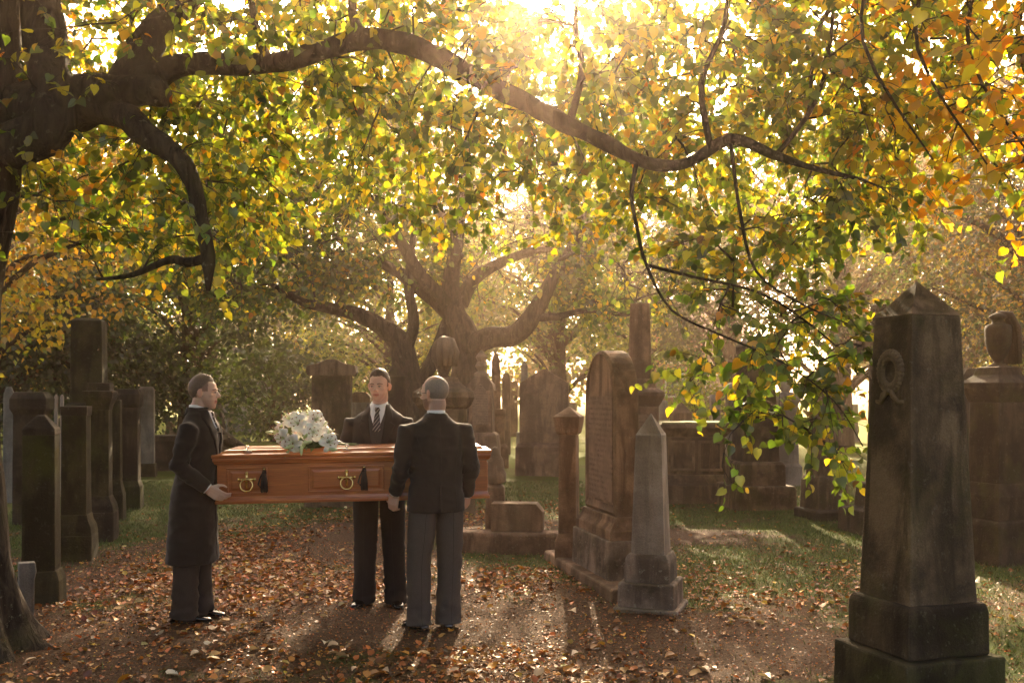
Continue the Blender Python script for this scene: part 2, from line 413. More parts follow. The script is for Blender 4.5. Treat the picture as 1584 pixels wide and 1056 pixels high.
for s in (-1, 1):
    m.tube([(0, wy-.01, wz-.09), (s*.04, wy-.022, wz-.125), (s*.07, wy-.012, wz-.16), (s*.11, wy-.01, wz-.155)], [(.012, .008), (.02, .01), (.016, .008), (.01, .006)], 8)
m.ell((0, wy-.012, wz-.1), (.025, .02, .02), 10, 7)
m.build('wreath_carving', BROWN, t, True)
# small dark stone beside it
t = stone('kerb_stone', 'small dark kerb stone half hidden by the wreathed obelisk', 'stone', 1342, 9.2, 5)
rl(t, 'block', [(880, 16), (782, 14)], DARK, .02, .005, 1.5)
# right urn monument --------------------------------------------------------
t = stone('urn_monument', 'dark pedestal monument topped by a draped stone urn at the right edge', 'monument', 1544, 9.75, 20)
rl(t, 'plinth', [(885, 118), (808, 116), (800, 108)], DARK, .02, .004)
rl(t, 'base_moulding', [(800, 106), (765, 104), (752, 92), (745, 86)], DARK, .008, .002)
rl(t, 'die', [(746, 84), (622, 80)], DARK, .008, .002)
rl(t, 'cornice', [(622, 84), (612, 92), (600, 108), (592, 110), (580, 70), (568, 60), (567, 44)], DARK, .006, .002)
u = fit(t, [(568, 40), (483, 40)]); z0 = u[0][0]; z1 = u[1][0]; h = z1-z0
m = MB(); m.lathe([(.10, z0), (.10, z0+.03*h), (.045, z0+.08*h), (.05, z0+.14*h), (.09, z0+.25*h), (.118, z0+.45*h), (.125, z0+.68*h), (.115, z0+.76*h), (.06, z0+.8*h), (.055, z0+.86*h), (.085, z0+.9*h), (.08, z0+.94*h), (.02, z0+h)], 28)
m.build('urn', DARK, t, True)
m = MB()
for k in range(7):
    a = -.6+k*.2
    m.tube([(.02, 0, z0+h*.98), (.09+.01*k % 2, a*.1, z0+h*.96), (.15, a*.16, z0+h*.7), (.155+.01*(k % 2), a*.18, z0+h*.4), (.16, a*.17, z0+h*.06)], [.03, .035, .034, .032, .026], 8)
m.build('drapery', DARK, t, True)
t = stone('headstone', 'dark upright slab between the wreathed obelisk and the urn monument', 'headstone', 1500, 13.5, 10)
extr(t, 'slab', [(-.28, 0), (.28, 0), (.28, 1.75), (.1, 2.02), (-.1, 2.02), (-.28, 1.75)], .2, DARK)
rl(t, 'plinth', [(0, .75, .42), (.3, .72, .40)], DARK, .02, .004, px=False)
t = stone('cross_monument', 'stone cross mostly hidden behind the pyramid topped obelisk', 'cross', 1364, 12.0, 8)
zc = CAMZ-(535-HOR)/FPX*12-t.location.z
m = MB(); m.rects([(.5, .30, .2), (zc+.5, .22, .16)]); m.build('shaft', DARK, t, bevel=.01, rough=.003)
m = MB(); m.box(-.30, .30, -.078, .078, zc-.12, zc+.12); m.build('cross_arm', DARK, t, bevel=.01, rough=.003)
rl(t, 'plinth', [(0, .8, .7), (.3, .78, .68), (.32, .5, .44), (.6, .45, .4)], DARK, .02, .004, px=False)
# centre right row of three ---------------------------------------------------
ROW = -77
t = stone('capped_pillar', 'slim brown stone pillar with a small gabled cap beside the round topped stone', 'pillar', 880, 9.5, -14)
rl(t, 'base', [(880, 44), (835, 44), (822, 32)], WARM, .01, .003)
rl(t, 'shaft', [(824, 33), (672, 31)], WARM, .006, .002)
rl(t, 'cap', [(672, 33), (668, 40), (652, 46), (644, 49), (629, 3)], WARM, .006, .002)
t = stone('round_topped_stone', 'tall thick round topped gravestone with a sunken inscription panel', 'gravestone', 946, 8.75, ROW)
zt = CAMZ-(542-HOR)/FPX*8.75-float(t.location.z); W = .84; zs = zt-.42
ol = [(-W/2, .62), (W/2, .62)]+[(W/2*math.cos(a), zs+W/2*math.sin(a)) for a in np.linspace(0, math.pi, 17)]
extr(t, 'slab', ol, .20, WARM, bevel=.012, rough=.002)
pi = [(x*.80, .72 if z < .7 else zs+(z-zs)*.84) for x, z in ol]
m = MB(); pn = len(ol)
V = [(x, -.103, z if z > .7 else .72) for x, z in [(a*.82, b) for a, b in ol]]+[(x, -.118, z) for x, z in [(a*.94, .66 if b < .7 else zs+(b-zs)*.93) for a, b in ol]]
F = [[i+pn, (i+1) % pn+pn, (i+1) % pn, i] for i in range(pn)]
V += [(a*.985, -.098, .63 if b < .7 else zs+(b-zs)*.985) for a, b in ol]
F += [[i+2*pn, (i+1) % pn+2*pn, (i+1) % pn+pn, i+pn] for i in range(pn)]
m.add(V, F); m.build('raised_border', WARM, t)
m = MB(); m.box(-.33, .33, -.107, -.101, .74, zs+.02); m.build('inscription', INSC, t)
rl(t, 'moulded_base', [(.44, 1.0, .36), (.52, 1.0, .36), (.58, .92, .27), (.63, .90, .25)], WARM, .008, .002, px=False)
rl(t, 'plinth', [(.10, 1.06, .42), (.44, 1.04, .40)], STAIN, .012, .004, px=False)
rl(t, 'footing', [(-.05, 2.1, .62), (.12, 2.08, .60)], WARM, .02, .005, px=False, off=(-.15, 0))
t = stone('pale_obelisk', 'small pale grey obelisk with a sharp pyramid tip on a lichen stained base', 'obelisk', 1007, 7.65, -19)
rl(t, 'step', [(952, 118), (934, 116), (932, 112)], STAIN, .012, .005)
rl(t, 'lower_plinth', [(934, 102), (898, 100), (895, 98)], STAIN, .012, .004)
rl(t, 'upper_plinth', [(896, 82), (862, 80), (853, 70)], STAIN, .010, .003)
rl(t, 'shaft', [(855, 61), (672, 47)], PALE, .005, .001)
rl(t, 'pyramid_tip', [(672, 47), (639, .3)], PALE, 0, .0006)
S = fit(t, [(760, 54)])[0]
m = MB()
for k in range(9): m.box(-S[1]/2-.003, -S[1]/2+.02, -.055, .055, S[0]-.12+k*.055, S[0]-.095+k*.055)
m.build('carved_line', DARK, t, bevel=.004)['kind'] = 'stuff'
# monument with column behind
t = stone('column_monument', 'tall column on a corniced pedestal behind the round topped stone', 'monument', 990, 13.0, -8)
rl(t, 'pedestal', [(780, 72), (740, 72), (730, 58), (628, 58)], WARM, .01, .003)
rl(t, 'cornice', [(628, 58), (622, 66), (612, 76), (606, 76), (600, 50), (592, 46), (586, 42)], WARM, .006, .002)
rl(t, 'shaft', [(588, 37), (470, 30)], WARM, .006, .002)
S = fit(t, [(640, 58), (720, 58)])
m = MB(); m.box(-S[0][1]*.42, S[0][1]*.42, -S[0][1]/2-.006, -S[0][1]/2+.004, S[1][0], S[0][0]); m.build('inscription', INSC, t)
# chest tomb
t = stone('chest_tomb', 'long low chest tomb with a mossy lid and sunken side panels', 'tomb', 1072, 15.3, -3)
Z = t.location.z; zl = CAMZ-(654-HOR)/FPX*15.3-Z
rl(t, 'lid', [(zl-.2, .86, .82), (zl-.12, 1.0, .96), (zl-.06, 1.10, 1.06), (zl, 1.08, 1.04)], BROWN, .012, .003, px=False)
rl(t, 'chest', [(.42, .88, .8), (zl-.2, .84, .78)], BROWN, .008, .002, px=False)
rl(t, 'base', [(0, 1.16, 1.12), (.26, 1.14, 1.1), (.30, 1.02, .98), (.42, .94, .9)], BROWN, .012, .004, px=False)
for sx in (-1, 1):
    m = MB(); x0 = sx*.205
    for (a, b, c_, d_) in ((x0-.18, x0+.18, zl-.29, zl-.25), (x0-.18, x0+.18, .47, .51), (x0-.18, x0-.14, .51, zl-.29), (x0+.14, x0+.18, .51, zl-.29)): m.box(a, b, -.425, -.40, c_, d_)
    m.build('side_panel', BROWN, t, bevel=.006)
m = MB(); m.rects([(zl-.004, 1.06, 1.02), (zl+.022, 1.03, .99)]); m.build('moss_cover', plain('moss', (.10, .10, .02), .95, var=.5, bump=.8), t, rough=.006)
# dark broad obelisk
t = stone('broad_obelisk', 'dark broad shaft on two stepped plinths behind hanging lime leaves', 'obelisk', 1168, 14.4, 6)
rl(t, 'lower_plinth', [(795, 124), (752, 122), (748, 118)], BROWN, .015, .004)
rl(t, 'upper_plinth', [(750, 92), (716, 90), (712, 80)], BROWN, .012, .003)
rl(t, 'shaft', [(714, 74), (548, 56)], DARK, .01, .002)
rl(t, 'cap', [(548, 60), (536, 60), (520, 30)], DARK, .01, .002)
t = stone('tapered_stone', 'tapering dark red brown stone on a thin slab right of the stepped obelisk', 'gravestone', 1275, 13.2, 14)
rl(t, 'slab', [(802, 92), (788, 92), (785, 88)], DARK, .015, .004)
rl(t, 'plinth', [(786, 74), (742, 70), (735, 60)], BROWN, .012, .003)
rl(t, 'shaft', [(736, 56), (590, 40)], BROWN, .008, .002)
rl(t, 'cap', [(590, 42), (572, 4)], BROWN, .008, .002)
t = stone('urn_pedestal', 'small pedestal with ball finial behind hanging leaves', 'pedestal', 1215, 17.5, 0)
rl(t, 'pedestal', [(735, 50), (720, 50), (715, 40), (625, 38), (620, 46), (612, 46), (606, 20)], GREY, .01, .003)
m = MB(); zz = CAMZ-(592-HOR)/FPX*17.5-t.location.z; m.lathe([(.05, zz-.2), (.08, zz-.14), (.16, zz), (.12, zz+.1), (.03, zz+.17)], 18); m.build('finial', GREY, t, True)
t = stone('corner_post', 'pale narrow stone post standing beside the dark stepped obelisk', 'post', 1132, 16.2, 0)
rl(t, 'post', [(740, 22), (610, 20), (606, 30), (598, 30), (592, 8)], GREY, .01, .003)
# centre: big peaked headstone
t = stone('peaked_headstone', 'broad brown headstone with a low pointed top on a heavy plinth', 'headstone', 842, 19.2, -4)
S_ = 19.2/FPX; z = lambda py: CAMZ-(py-HOR)*S_-t.location.z
extr(t, 'slab', [(-.47, z(692)), (.47, z(692)), (.47, z(592)), (.03, z(571)), (-.03, z(571)), (-.47, z(592))], .34, WARM, bevel=.015)
rl(t, 'plinth', [(0, 1.1, .62), (z(690), 1.08, .6), (z(684), .98, .42)], WARM, .015, .004, px=False)
# stones behind the men
t = stone('pedimented_headstone', 'large dark headstone with a curved pediment cap behind the lilies', 'headstone', 514, 14.5, 3)
S_ = 14.5/FPX; z = lambda py: CAMZ-(py-HOR)*S_-t.location.z
rl(t, 'slab', [(760, 64, .4), (580, 62, .4)], BROWN, .01, .003)
extr(t, 'cap', [(-.33, z(581)), (.33, z(581)), (.36, z(576)), (.35, z(566)), (.18, z(562)), (.06, z(556)), (-.06, z(556)), (-.18, z(562)), (-.35, z(566)), (-.36, z(576))], .34, BROWN, bevel=.01)
rl(t, 'plinth', [(775, 86, .5), (735, 84, .5)], BROWN, .015, .004)
t = stone('dark_obelisk', 'dark pointed obelisk directly behind the man facing the camera', 'obelisk', 612, 16, 12)
rl(t, 'shaft', [(715, 38), (582, 30)], DARK, .008, .002); rl(t, 'tip', [(582, 30), (557, .4)], DARK, 0, .0008)
rl(t, 'plinth', [(750, 58), (718, 56), (713, 44)], DARK, .012, .003)
t = stone('pale_headstone', 'pale grey headstone with a flat cap over the seated looking gap beside the young man', 'headstone', 558, 20.5, 0)
t['label'] = 'pale grey headstone between the pedimented stone and the man facing the camera'
rl(t, 'slab', [(700, 30, .4), (622, 30, .4)], GREY, .01, .003); rl(t, 'cap', [(622, 34, .5), (614, 34, .5), (606, 20, .5)], BROWN, .01, .003)
t = stone('draped_urn_monument', 'draped urn on a corniced pedestal behind the balding man', 'monument', 686, 14.0, 4)
rl(t, 'pedestal', [(770, 96), (735, 94), (728, 74), (632, 72)], BROWN, .01, .003)
rl(t, 'cornice', [(632, 72), (626, 84), (614, 94), (606, 90), (598, 66), (590, 48), (584, 44)], BROWN, .008, .002)
S_ = 14.0/FPX; z = lambda py: CAMZ-(py-HOR)*S_-t.location.z
m = MB(); m.lathe([(.13, z(586)), (.07, z(580)), (.10, z(570)), (.17, z(552)), (.165, z(538)), (.13, z(528)), (.05, z(521))], 24); m.build('urn', BROWN, t, True)
m = MB()
for k in range(9):
    a = -1.9+k*.45; r0 = .165+.012*(k % 2)
    m.tube([(0, 0, z(522)), (r0*.7*math.cos(a), r0*.7*math.sin(a), z(527)), (r0*1.08*math.cos(a), r0*1.08*math.sin(a), z(545)), (r0*1.0*math.cos(a), r0*math.sin(a), z(566))], [.03, .05, .05, .03], 8)
m.build('drapery', BROWN, t, True)
t = stone('lancet_monument', 'warm stone monument with a pale pointed arch plaque and carved finial', 'monument', 745, 18.0, -4)
S_ = 18.0/FPX; z = lambda py: CAMZ-(py-HOR)*S_-t.location.z
rl(t, 'base', [(730, 62), (690, 60), (672, 56), (668, 46)], WARM, .012, .003)
rl(t, 'shaft', [(668, 42), (604, 38)], WARM, .008, .002)
extr(t, 'gable', [(-.25, z(604)), (.25, z(604)), (.22, z(594)), (.1, z(582)), (-.1, z(582)), (-.22, z(594))], .42, WARM)
m = MB(); m.rects([(z(584), .22, .22), (z(578), .26, .26), (z(574), .14, .14)]); m.lathe([(.06, z(574)), (.12, z(566)), (.07, z(559)), (.11, z(552)), (.05, z(545)), (.01, z(541))], 10); m.build('finial', WARM, t)
ol = [(-.14, z(656)), (.14, z(656)), (.14, z(612)), (.09, z(602)), (0, z(593)), (-.09, z(602)), (-.14, z(612))]
extr(t, 'plaque', ol, .03, INSC, y0=-.27, rough=0, bevel=.005)
t = stone('tall_stele', 'slender tall stele just right of the pointed arch monument', 'stele', 767, 21.0, 6)
rl(t, 'shaft', [(640, 16), (556, 13), (543, 2)], WARM, .006, .002); rl(t, 'pedestal', [(715, 40), (690, 38), (685, 28), (646, 26), (640, 32), (632, 30)], WARM, .01, .003)
t = stone('thin_obelisk', 'thin pale obelisk left of the broad pointed headstone', 'obelisk', 811, 27, 0)
rl(t, 'shaft', [(668, 15), (565, 10), (557, 1)], GREY, .008, .002); rl(t, 'plinth', [(690, 26), (668, 24)], GREY, .01, .002)
t = stone('narrow_headstone', 'narrow rounded headstone left of the thin pale obelisk', 'headstone', 783, 25, 0)
rl(t, 'slab', [(690, 14, .5), (584, 13, .5), (577, 6, .5)], WARM, .01, .002)
# low kerbed grave with broken stones right of the men
t = stone('grave_kerb', 'low stone kerb wall of a grave with leaves banked against it', 'kerb', 790, 10.3, -6)
rl(t, 'kerb_wall', [(-.05, 1.35, .3), (.21, 1.35, .3), (.24, 1.3, .26)], WARM, .015, .004, px=False)
t = stone('fallen_block', 'plain stone block with a clipped corner lying on the grave kerb', 'stone block', 801, 10.35, -6)
t.location.z += .24
extr(t, 'block', [(-.27, 0), (.27, 0), (.27, .20), (.20, .29), (-.27, .29)], .24, WARM)
t = stone('broken_urn', 'broken stone urn and stem right of the coffin end', 'urn', 766, 10.6, 0)
S_ = 10.6/FPX; z = lambda py: CAMZ-(py-HOR)*S_-t.location.z
rl(t, 'pillar', [(0, .22, .22), (z(752), .2, .2), (z(748), .12, .12)], WARM, .01, .003, px=False)
m = MB(); m.lathe([(.05, z(750)), (.115, z(744)), (.12, z(732)), (.10, z(726)), (.085, z(710)), (.05, z(702)), (.04, z(694)), (.01, z(690))], 16); m.build('urn', WARM, t, True)
# left row -----------------------------------------------------------------
LR = 12
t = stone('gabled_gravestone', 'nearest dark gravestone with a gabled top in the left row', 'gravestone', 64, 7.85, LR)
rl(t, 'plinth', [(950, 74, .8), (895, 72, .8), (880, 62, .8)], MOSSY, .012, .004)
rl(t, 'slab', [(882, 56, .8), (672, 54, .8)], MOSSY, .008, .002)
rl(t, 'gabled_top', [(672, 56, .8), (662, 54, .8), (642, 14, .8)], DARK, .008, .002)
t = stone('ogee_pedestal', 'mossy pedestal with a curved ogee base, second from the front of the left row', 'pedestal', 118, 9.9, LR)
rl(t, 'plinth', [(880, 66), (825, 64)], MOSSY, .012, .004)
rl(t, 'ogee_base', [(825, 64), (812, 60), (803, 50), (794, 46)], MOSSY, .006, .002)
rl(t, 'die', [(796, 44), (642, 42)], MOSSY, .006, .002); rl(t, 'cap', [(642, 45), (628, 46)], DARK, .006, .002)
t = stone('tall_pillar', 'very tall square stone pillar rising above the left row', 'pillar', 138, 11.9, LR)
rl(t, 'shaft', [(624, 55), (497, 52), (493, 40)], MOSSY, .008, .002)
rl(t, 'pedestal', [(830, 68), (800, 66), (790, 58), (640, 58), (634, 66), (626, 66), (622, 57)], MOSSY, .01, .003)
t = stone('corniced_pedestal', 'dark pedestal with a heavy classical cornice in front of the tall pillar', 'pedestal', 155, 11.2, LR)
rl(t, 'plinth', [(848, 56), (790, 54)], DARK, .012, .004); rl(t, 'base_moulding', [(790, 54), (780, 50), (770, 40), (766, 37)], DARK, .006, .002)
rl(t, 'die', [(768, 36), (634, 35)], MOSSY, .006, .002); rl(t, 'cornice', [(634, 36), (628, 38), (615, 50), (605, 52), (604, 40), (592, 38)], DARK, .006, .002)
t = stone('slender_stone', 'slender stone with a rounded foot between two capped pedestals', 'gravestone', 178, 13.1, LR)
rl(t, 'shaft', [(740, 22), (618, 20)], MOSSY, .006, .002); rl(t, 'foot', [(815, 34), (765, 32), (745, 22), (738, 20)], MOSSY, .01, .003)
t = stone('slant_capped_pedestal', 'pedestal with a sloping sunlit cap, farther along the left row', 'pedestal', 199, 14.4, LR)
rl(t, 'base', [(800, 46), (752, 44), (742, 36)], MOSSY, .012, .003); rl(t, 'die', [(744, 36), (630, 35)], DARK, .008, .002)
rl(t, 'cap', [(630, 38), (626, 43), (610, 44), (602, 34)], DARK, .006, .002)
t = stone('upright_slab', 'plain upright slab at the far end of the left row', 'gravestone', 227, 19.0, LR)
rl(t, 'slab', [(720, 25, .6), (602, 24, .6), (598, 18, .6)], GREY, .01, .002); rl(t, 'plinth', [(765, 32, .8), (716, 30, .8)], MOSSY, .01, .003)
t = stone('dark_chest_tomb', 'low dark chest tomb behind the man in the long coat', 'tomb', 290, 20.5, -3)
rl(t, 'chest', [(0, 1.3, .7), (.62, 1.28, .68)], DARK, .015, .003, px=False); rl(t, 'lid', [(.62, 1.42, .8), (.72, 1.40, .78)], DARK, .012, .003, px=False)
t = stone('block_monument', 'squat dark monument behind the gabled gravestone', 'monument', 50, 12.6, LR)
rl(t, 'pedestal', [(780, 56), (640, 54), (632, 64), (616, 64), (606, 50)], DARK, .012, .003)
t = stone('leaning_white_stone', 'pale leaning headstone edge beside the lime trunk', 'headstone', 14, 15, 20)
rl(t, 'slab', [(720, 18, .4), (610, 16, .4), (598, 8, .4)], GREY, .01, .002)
t = stone('scrolled_stone', 'small grey scrolled stone low beside the big lime trunk', 'stone', 40, 7.2, 30)
extr(t, 'slab', [(-.05, 0), (.05, 0), (.055, .30), (.07, .36), (.06, .43), (-.05, .43)], .09, GREY, rough=.002)
# distant stones
for nm, lb, ct, xc, Y, secs, mt in [
    ('pink_headstone', 'distant pink granite headstone with a pointed top above the chest tomb', 'headstone', 1057, 30, [(640, 26, .4), (593, 26, .4), (588, 10, .4)], PALE),
    ('house_shaped_stone', 'small gabled stone like a house above the chest tomb lid', 'gravestone', 1053, 24, [(690, 34), (638, 34), (622, 4)], BROWN),
    ('white_post_stone', 'small pale stone post left of the house shaped stone', 'post', 1026, 24, [(690, 14), (622, 14), (619, 12)], PALE),
    ('far_pink_stone', 'farthest pale pink stone before the red wall', 'headstone', 1020, 36, [(640, 12, .5), (570, 11, .5)], PALE),
    ('rounded_pedestal', 'small rounded pedestal right of the bright bush', 'pedestal', 1106, 22, [(690, 18), (625, 17), (618, 20), (610, 14)], GREY),
    ('far_white_stone', 'small white stone right of the broad pointed headstone', 'headstone', 884, 32, [(660, 16, .5), (622, 16, .5)], PALE),
    ('far_low_stone', 'low pale stone near the far lawn on the right', 'headstone', 1318, 30, [(660, 18, .5), (625, 18, .5)], GREY),
    ('far_grey_stone', 'grey stone at the far lawn edge beside the tapering stone', 'headstone', 1298, 27, [(680, 20, .5), (618, 20, .5), (610, 8, .5)], GREY),
    ('hedge_side_stone', 'small brown stone at the foot of the dark shrubs behind the lilies', 'headstone', 424, 33, [(668, 18, .5), (645, 18, .5)], BROWN),
    ('sunken_stone', 'small square stone on the far lawn behind the long coat', 'headstone', 264, 34, [(668, 14, .6), (650, 14, .6)], BROWN),
    ('far_obelisk_stone', 'slim stone between the dark obelisk and the forked tree', 'obelisk', 636, 24, [(690, 18), (600, 16), (590, 3)], BROWN),
    ('far_tall_slab', 'tall slab behind the slender stele', 'headstone', 795, 33, [(680, 12, .5), (590, 12, .5)], WARM)]:
    t = stone(nm, lb, ct, xc, Y, 0)
    S = fit(t, secs); S[0] = (0, S[0][1], S[0][2])
    rl(t, 'slab', S, mt, .01, .003, px=False)
    rl(t, 'plinth', [(0, S[0][1]*1.3, S[0][2]*1.3), (.16, S[0][1]*1.28, S[0][2]*1.28)], mt, .012, .003, px=False)
for i, px in enumerate((87, 96)):
    t = stone('white_marker_post', ('left' if i == 0 else 'right')+' of two thin white posts behind the left row', 'post', px, 16, 0, 'white posts behind the left row')
    rl(t, 'post', [(0, .05, .05), (1.62, .05, .05), (1.66, .02, .02)], PALE, .004, 0, px=False)
# retaining wall and brick house far right of centre, grey boarded shed on the left
wl = thing('retaining_wall', 'low mossy garden wall far behind the chest tomb', 'wall', (7.1, 40, float(rise(40))-.05))
m = MB(); m.box(-2.6, 2.6, -.2, .2, 0, .9); m.build('wall_face', WARM, wl, rough=.01); m = MB(); m.box(-2.65, 2.65, -.26, .26, .9, 1.02); m.build('coping', MOSSY, wl, rough=.006)
hs = thing('brick_house', 'red brick house glimpsed through leaves beyond the cemetery', 'house', (9.6, 62, float(rise(62))-.1))
BR = plain('brick', (.30, .12, .08), .9, var=.35, scale=14)
m = MB(); m.box(-4, 4, -3, 3, 0, 4.6); m.build('wall', BR, hs)
m = MB(); m.add([(-4.3, -3.3, 4.6), (4.3, -3.3, 4.6), (4.3, 3.3, 4.6), (-4.3, 3.3, 4.6), (-4.3, 0, 7), (4.3, 0, 7)], [[0, 1, 5, 4], [2, 3, 4, 5], [0, 4, 3], [1, 2, 5], [3, 2, 1, 0]]); m.build('roof', plain('slate', (.10, .10, .11), .7, var=.3), hs)
for x in (-2.4, 0, 2.4):
    for zz in (1.0, 3.0):
        m = MB()
        for a in ((x-.55, x+.55, zz+1.2, zz+1.3), (x-.55, x+.55, zz-.1, zz), (x-.55, x-.45, zz, zz+1.2), (x+.45, x+.55, zz, zz+1.2)): m.box(a[0], a[1], -3.06, -2.98, a[2], a[3])
        f = m.build('window', plain('frame_paint', (.7, .7, .66), .5), hs)
        m = MB(); m.box(x-.45, x+.45, -3.03, -3.0, zz, zz+1.2); m.build('pane', plain('dark_glass', (.02, .025, .03), .08), f)
sh = thing('boarded_shed', 'grey boarded shed behind the man in the long coat', 'shed', (-9.6, 36, float(rise(36))-.05))
SHD = plain('shed_paint', (.17, .17, .17), .8, var=.2)
me = None
for k in range(16):
    if me is None:
        m = MB(); m.rects([(0, 3.2, 1.2), (.15, 3.2, 1.16)]); me = m.mesh('board', SHD)
    link('board', me, sh, (0, 0, k*.155))
m = MB(); m.add([(-1.75, -.8, 2.5), (1.75, -.8, 2.5), (1.75, .8, 2.5), (-1.75, .8, 2.5), (-1.75, 0, 3.1), (1.75, 0, 3.1)], [[0, 1, 5, 4], [2, 3, 4, 5], [0, 4, 3], [1, 2, 5], [3, 2, 1, 0]]); m.build('roof', plain('felt', (.05, .05, .05), .9), sh)
for i, px in enumerate((355, 361)):
    t = stone('bollard', ('left' if i == 0 else 'right')+' of two grey metal bollards in front of the shed', 'bollard', px, 33, 0, 'bollards by the shed')
    m = MB(); m.lathe([(.07, 0), (.07, .82), (.085, .84), (.085, .9), (.03, .94)], 14); m.build('post', GREY, t, True)
# ---------------------------------------------------------------- coffin
WOOD = wood_mat('mahogany', (.44, .115, .034), (.64, .205, .062)); BRASS = plain('brass', (.80, .56, .22), .22, 1.0)
TASS = plain('tassel_thread', (.030, .017, .013), .8, bump=.6, scale=300)
cf0 = at(333, 780, 7.06); cf1 = at(757, 770, 7.26)
L_ = Vector((cf1.x-cf0.x, cf1.y-cf0.y)).length; ang = math.atan2(cf1.y-cf0.y, cf1.x-cf0.x); tilt = math.atan2(cf1.z-cf0.z, L_)
cf = thing('coffin', 'polished mahogany coffin with brass cross handles carried by three men', 'coffin', cf0, ang); cf.rotation_euler = (0, -tilt, ang)
D = .50
m = MB(); m.box(.012, L_-.012, .012, D-.012, .03, .29); m.build('side_boards', WOOD, cf, bevel=.004)
def frame(m, x0, x1, y0, y1, secs):  # secs (z, outset)
    V = []
    for z_, o in secs: V += [(x0-o, y0-o, z_), (x1+o, y0-o, z_), (x1+o, y1+o, z_), (x0-o, y1+o, z_)]
    F = []
    for i in range(len(secs)-1):
        for j in range(4): k = (j+1) % 4; F.append([i*4+j, i*4+k, (i+1)*4+k, (i+1)*4+j])
    n = len(secs)-1; F += [[3, 2, 1, 0], [n*4+j for j in range(4)]]; m.add(V, F)
m = MB(); frame(m, .01, L_-.01, .01, D-.01, [(0, .012), (.018, .014), (.026, .008), (.034, .004), (.05, .001)]); m.build('base_moulding', WOOD, cf, bevel=.0025)
m = MB(); frame(m, .0, L_, .0, D, [(.278, -.01), (.286, .004), (.298, .007), (.302, .013), (.318, .016), (.324, .012), (.330, .020), (.346, .022), (.352, .016)]); m.build('lid_moulding', WOOD, cf, bevel=.002)
m = MB(); frame(m, .0, L_, .0, D, [(.350, .006), (.358, -.03), (.372, -.05), (.378, -.052), (.384, -.09), (.392, -.1)]); m.build('raised_lid', WOOD, cf, bevel=.002)
for px0, px1 in ((350, 412), (474, 592), (640, 735)):
    x0 = (px0-333)/424*L_; x1 = (px1-333)/424*L_
    m = MB()
    for a in ((x0, x1, .245, .258), (x0, x1, .068, .081), (x0, x0+.013, .081, .245), (x1-.013, x1, .081, .245)): m.box(a[0], a[1], .001, .014, a[2], a[3])
    m.build('panel_moulding', WOOD, cf, bevel=.004)
    m = MB(); V = [(x0+.026, .0125, .094), (x1-.026, .0125, .094), (x1-.026, .0125, .232), (x0+.026, .0125, .232), (x0+.042, .006, .110), (x1-.042, .006, .110), (x1-.042, .006, .216), (x0+.042, .006, .216)]
    m.add(V, [[0, 1, 5, 4], [1, 2, 6, 5], [2, 3, 7, 6], [3, 0, 4, 7], [4, 5, 6, 7]]); m.build('raised_panel', WOOD, cf)
m = MB()
for a in ((.10, .40, .245, .258), (.10, .40, .068, .081), (.10, .113, .081, .245), (.387, .40, .081, .245)): m.box(L_-.013, L_-.001, a[0], a[1], a[2], a[3])
m.build('end_panel_moulding', WOOD, cf, bevel=.004)
for px in (381, 534):
    hx = (px-333)/424*L_; hz = .165
    m = MB()
    m.tube([(hx, .004, hz-.06), (hx, -.004, hz-.05), (hx, -.006, hz+.03), (hx, .0, hz+.055)], [(.004, .016), (.008, .012), (.007, .009), (.004, .014)], 10, up=(0, -1, 0))
    m.tube([(hx-.058, 0, hz+.008), (hx-.03, -.006, hz+.008), (hx+.03, -.006, hz+.008), (hx+.058, 0, hz+.008)], [(.004, .014), (.008, .009), (.008, .009), (.004, .014)], 10, up=(0, -1, 0))
    for s in (-1, 1): m.ell((hx+s*.058, -.003, hz+.008), (.008, .006, .013), 10, 7)
    m.ell((hx, -.004, hz+.056), (.013, .006, .008), 10, 7); m.ell((hx, -.01, hz+.008), (.016, .012, .016), 12, 8)
    h_ = m.build('handle_plate', BRASS, cf, True)
    m = MB(); m.tube([(hx+.043*math.sin(a), -.016-.010*(1-math.cos(a))*.5, hz-.032+.043*math.cos(a)) for a in np.linspace(0, 2*math.pi, 33)], .0065, 10); m.build('ring', BRASS, h_, True)
    tx = hx+.125
    m = MB(); zt_ = .245; m.tube([(tx, -.006, zt_+.004), (tx, -.012, zt_-.01), (tx, -.016, zt_-.028), (tx, -.018, zt_-.034)], [.005, .012, .016, .012], 12); m.ell((tx, -.015, zt_+.002), (.0105, .0105, .0105), 12, 8)
    tz = zt_-.034
    for k in range(26):
        a = k*2.4; r_ = .019*math.sqrt((k+.5)/26); c_, s_ = math.cos(a)*r_, math.sin(a)*r_
        m.tube([(tx+c_*.55, -.020+s_*.5, tz+.004), (tx+c_*1.15, -.022+s_*.8, tz-.06), (tx+c_*1.25, -.022+s_*.8, tz-.125-.008*random.random())], .0042, 6)
    tt = m.build('tassel', TASS, cf, True)
    m = MB(); m.ell((tx, -.017, zt_-.0), (.011, .011, .009), 12, 8); m.build('tassel_button', BRASS, tt, True)
    m = MB()
    m.tube([(tx-.004, -.006, zt_-.01), (tx-.03, -.006, zt_-.06), (tx-.045, -.008, zt_-.11), (tx-.03, -.012, zt_-.13), (tx-.012, -.012, zt_-.10)], .0055, 8); m.build('cord', TASS, tt, True)
SIL = plain('screw_metal', (.85, .82, .75), .25, 1.0)
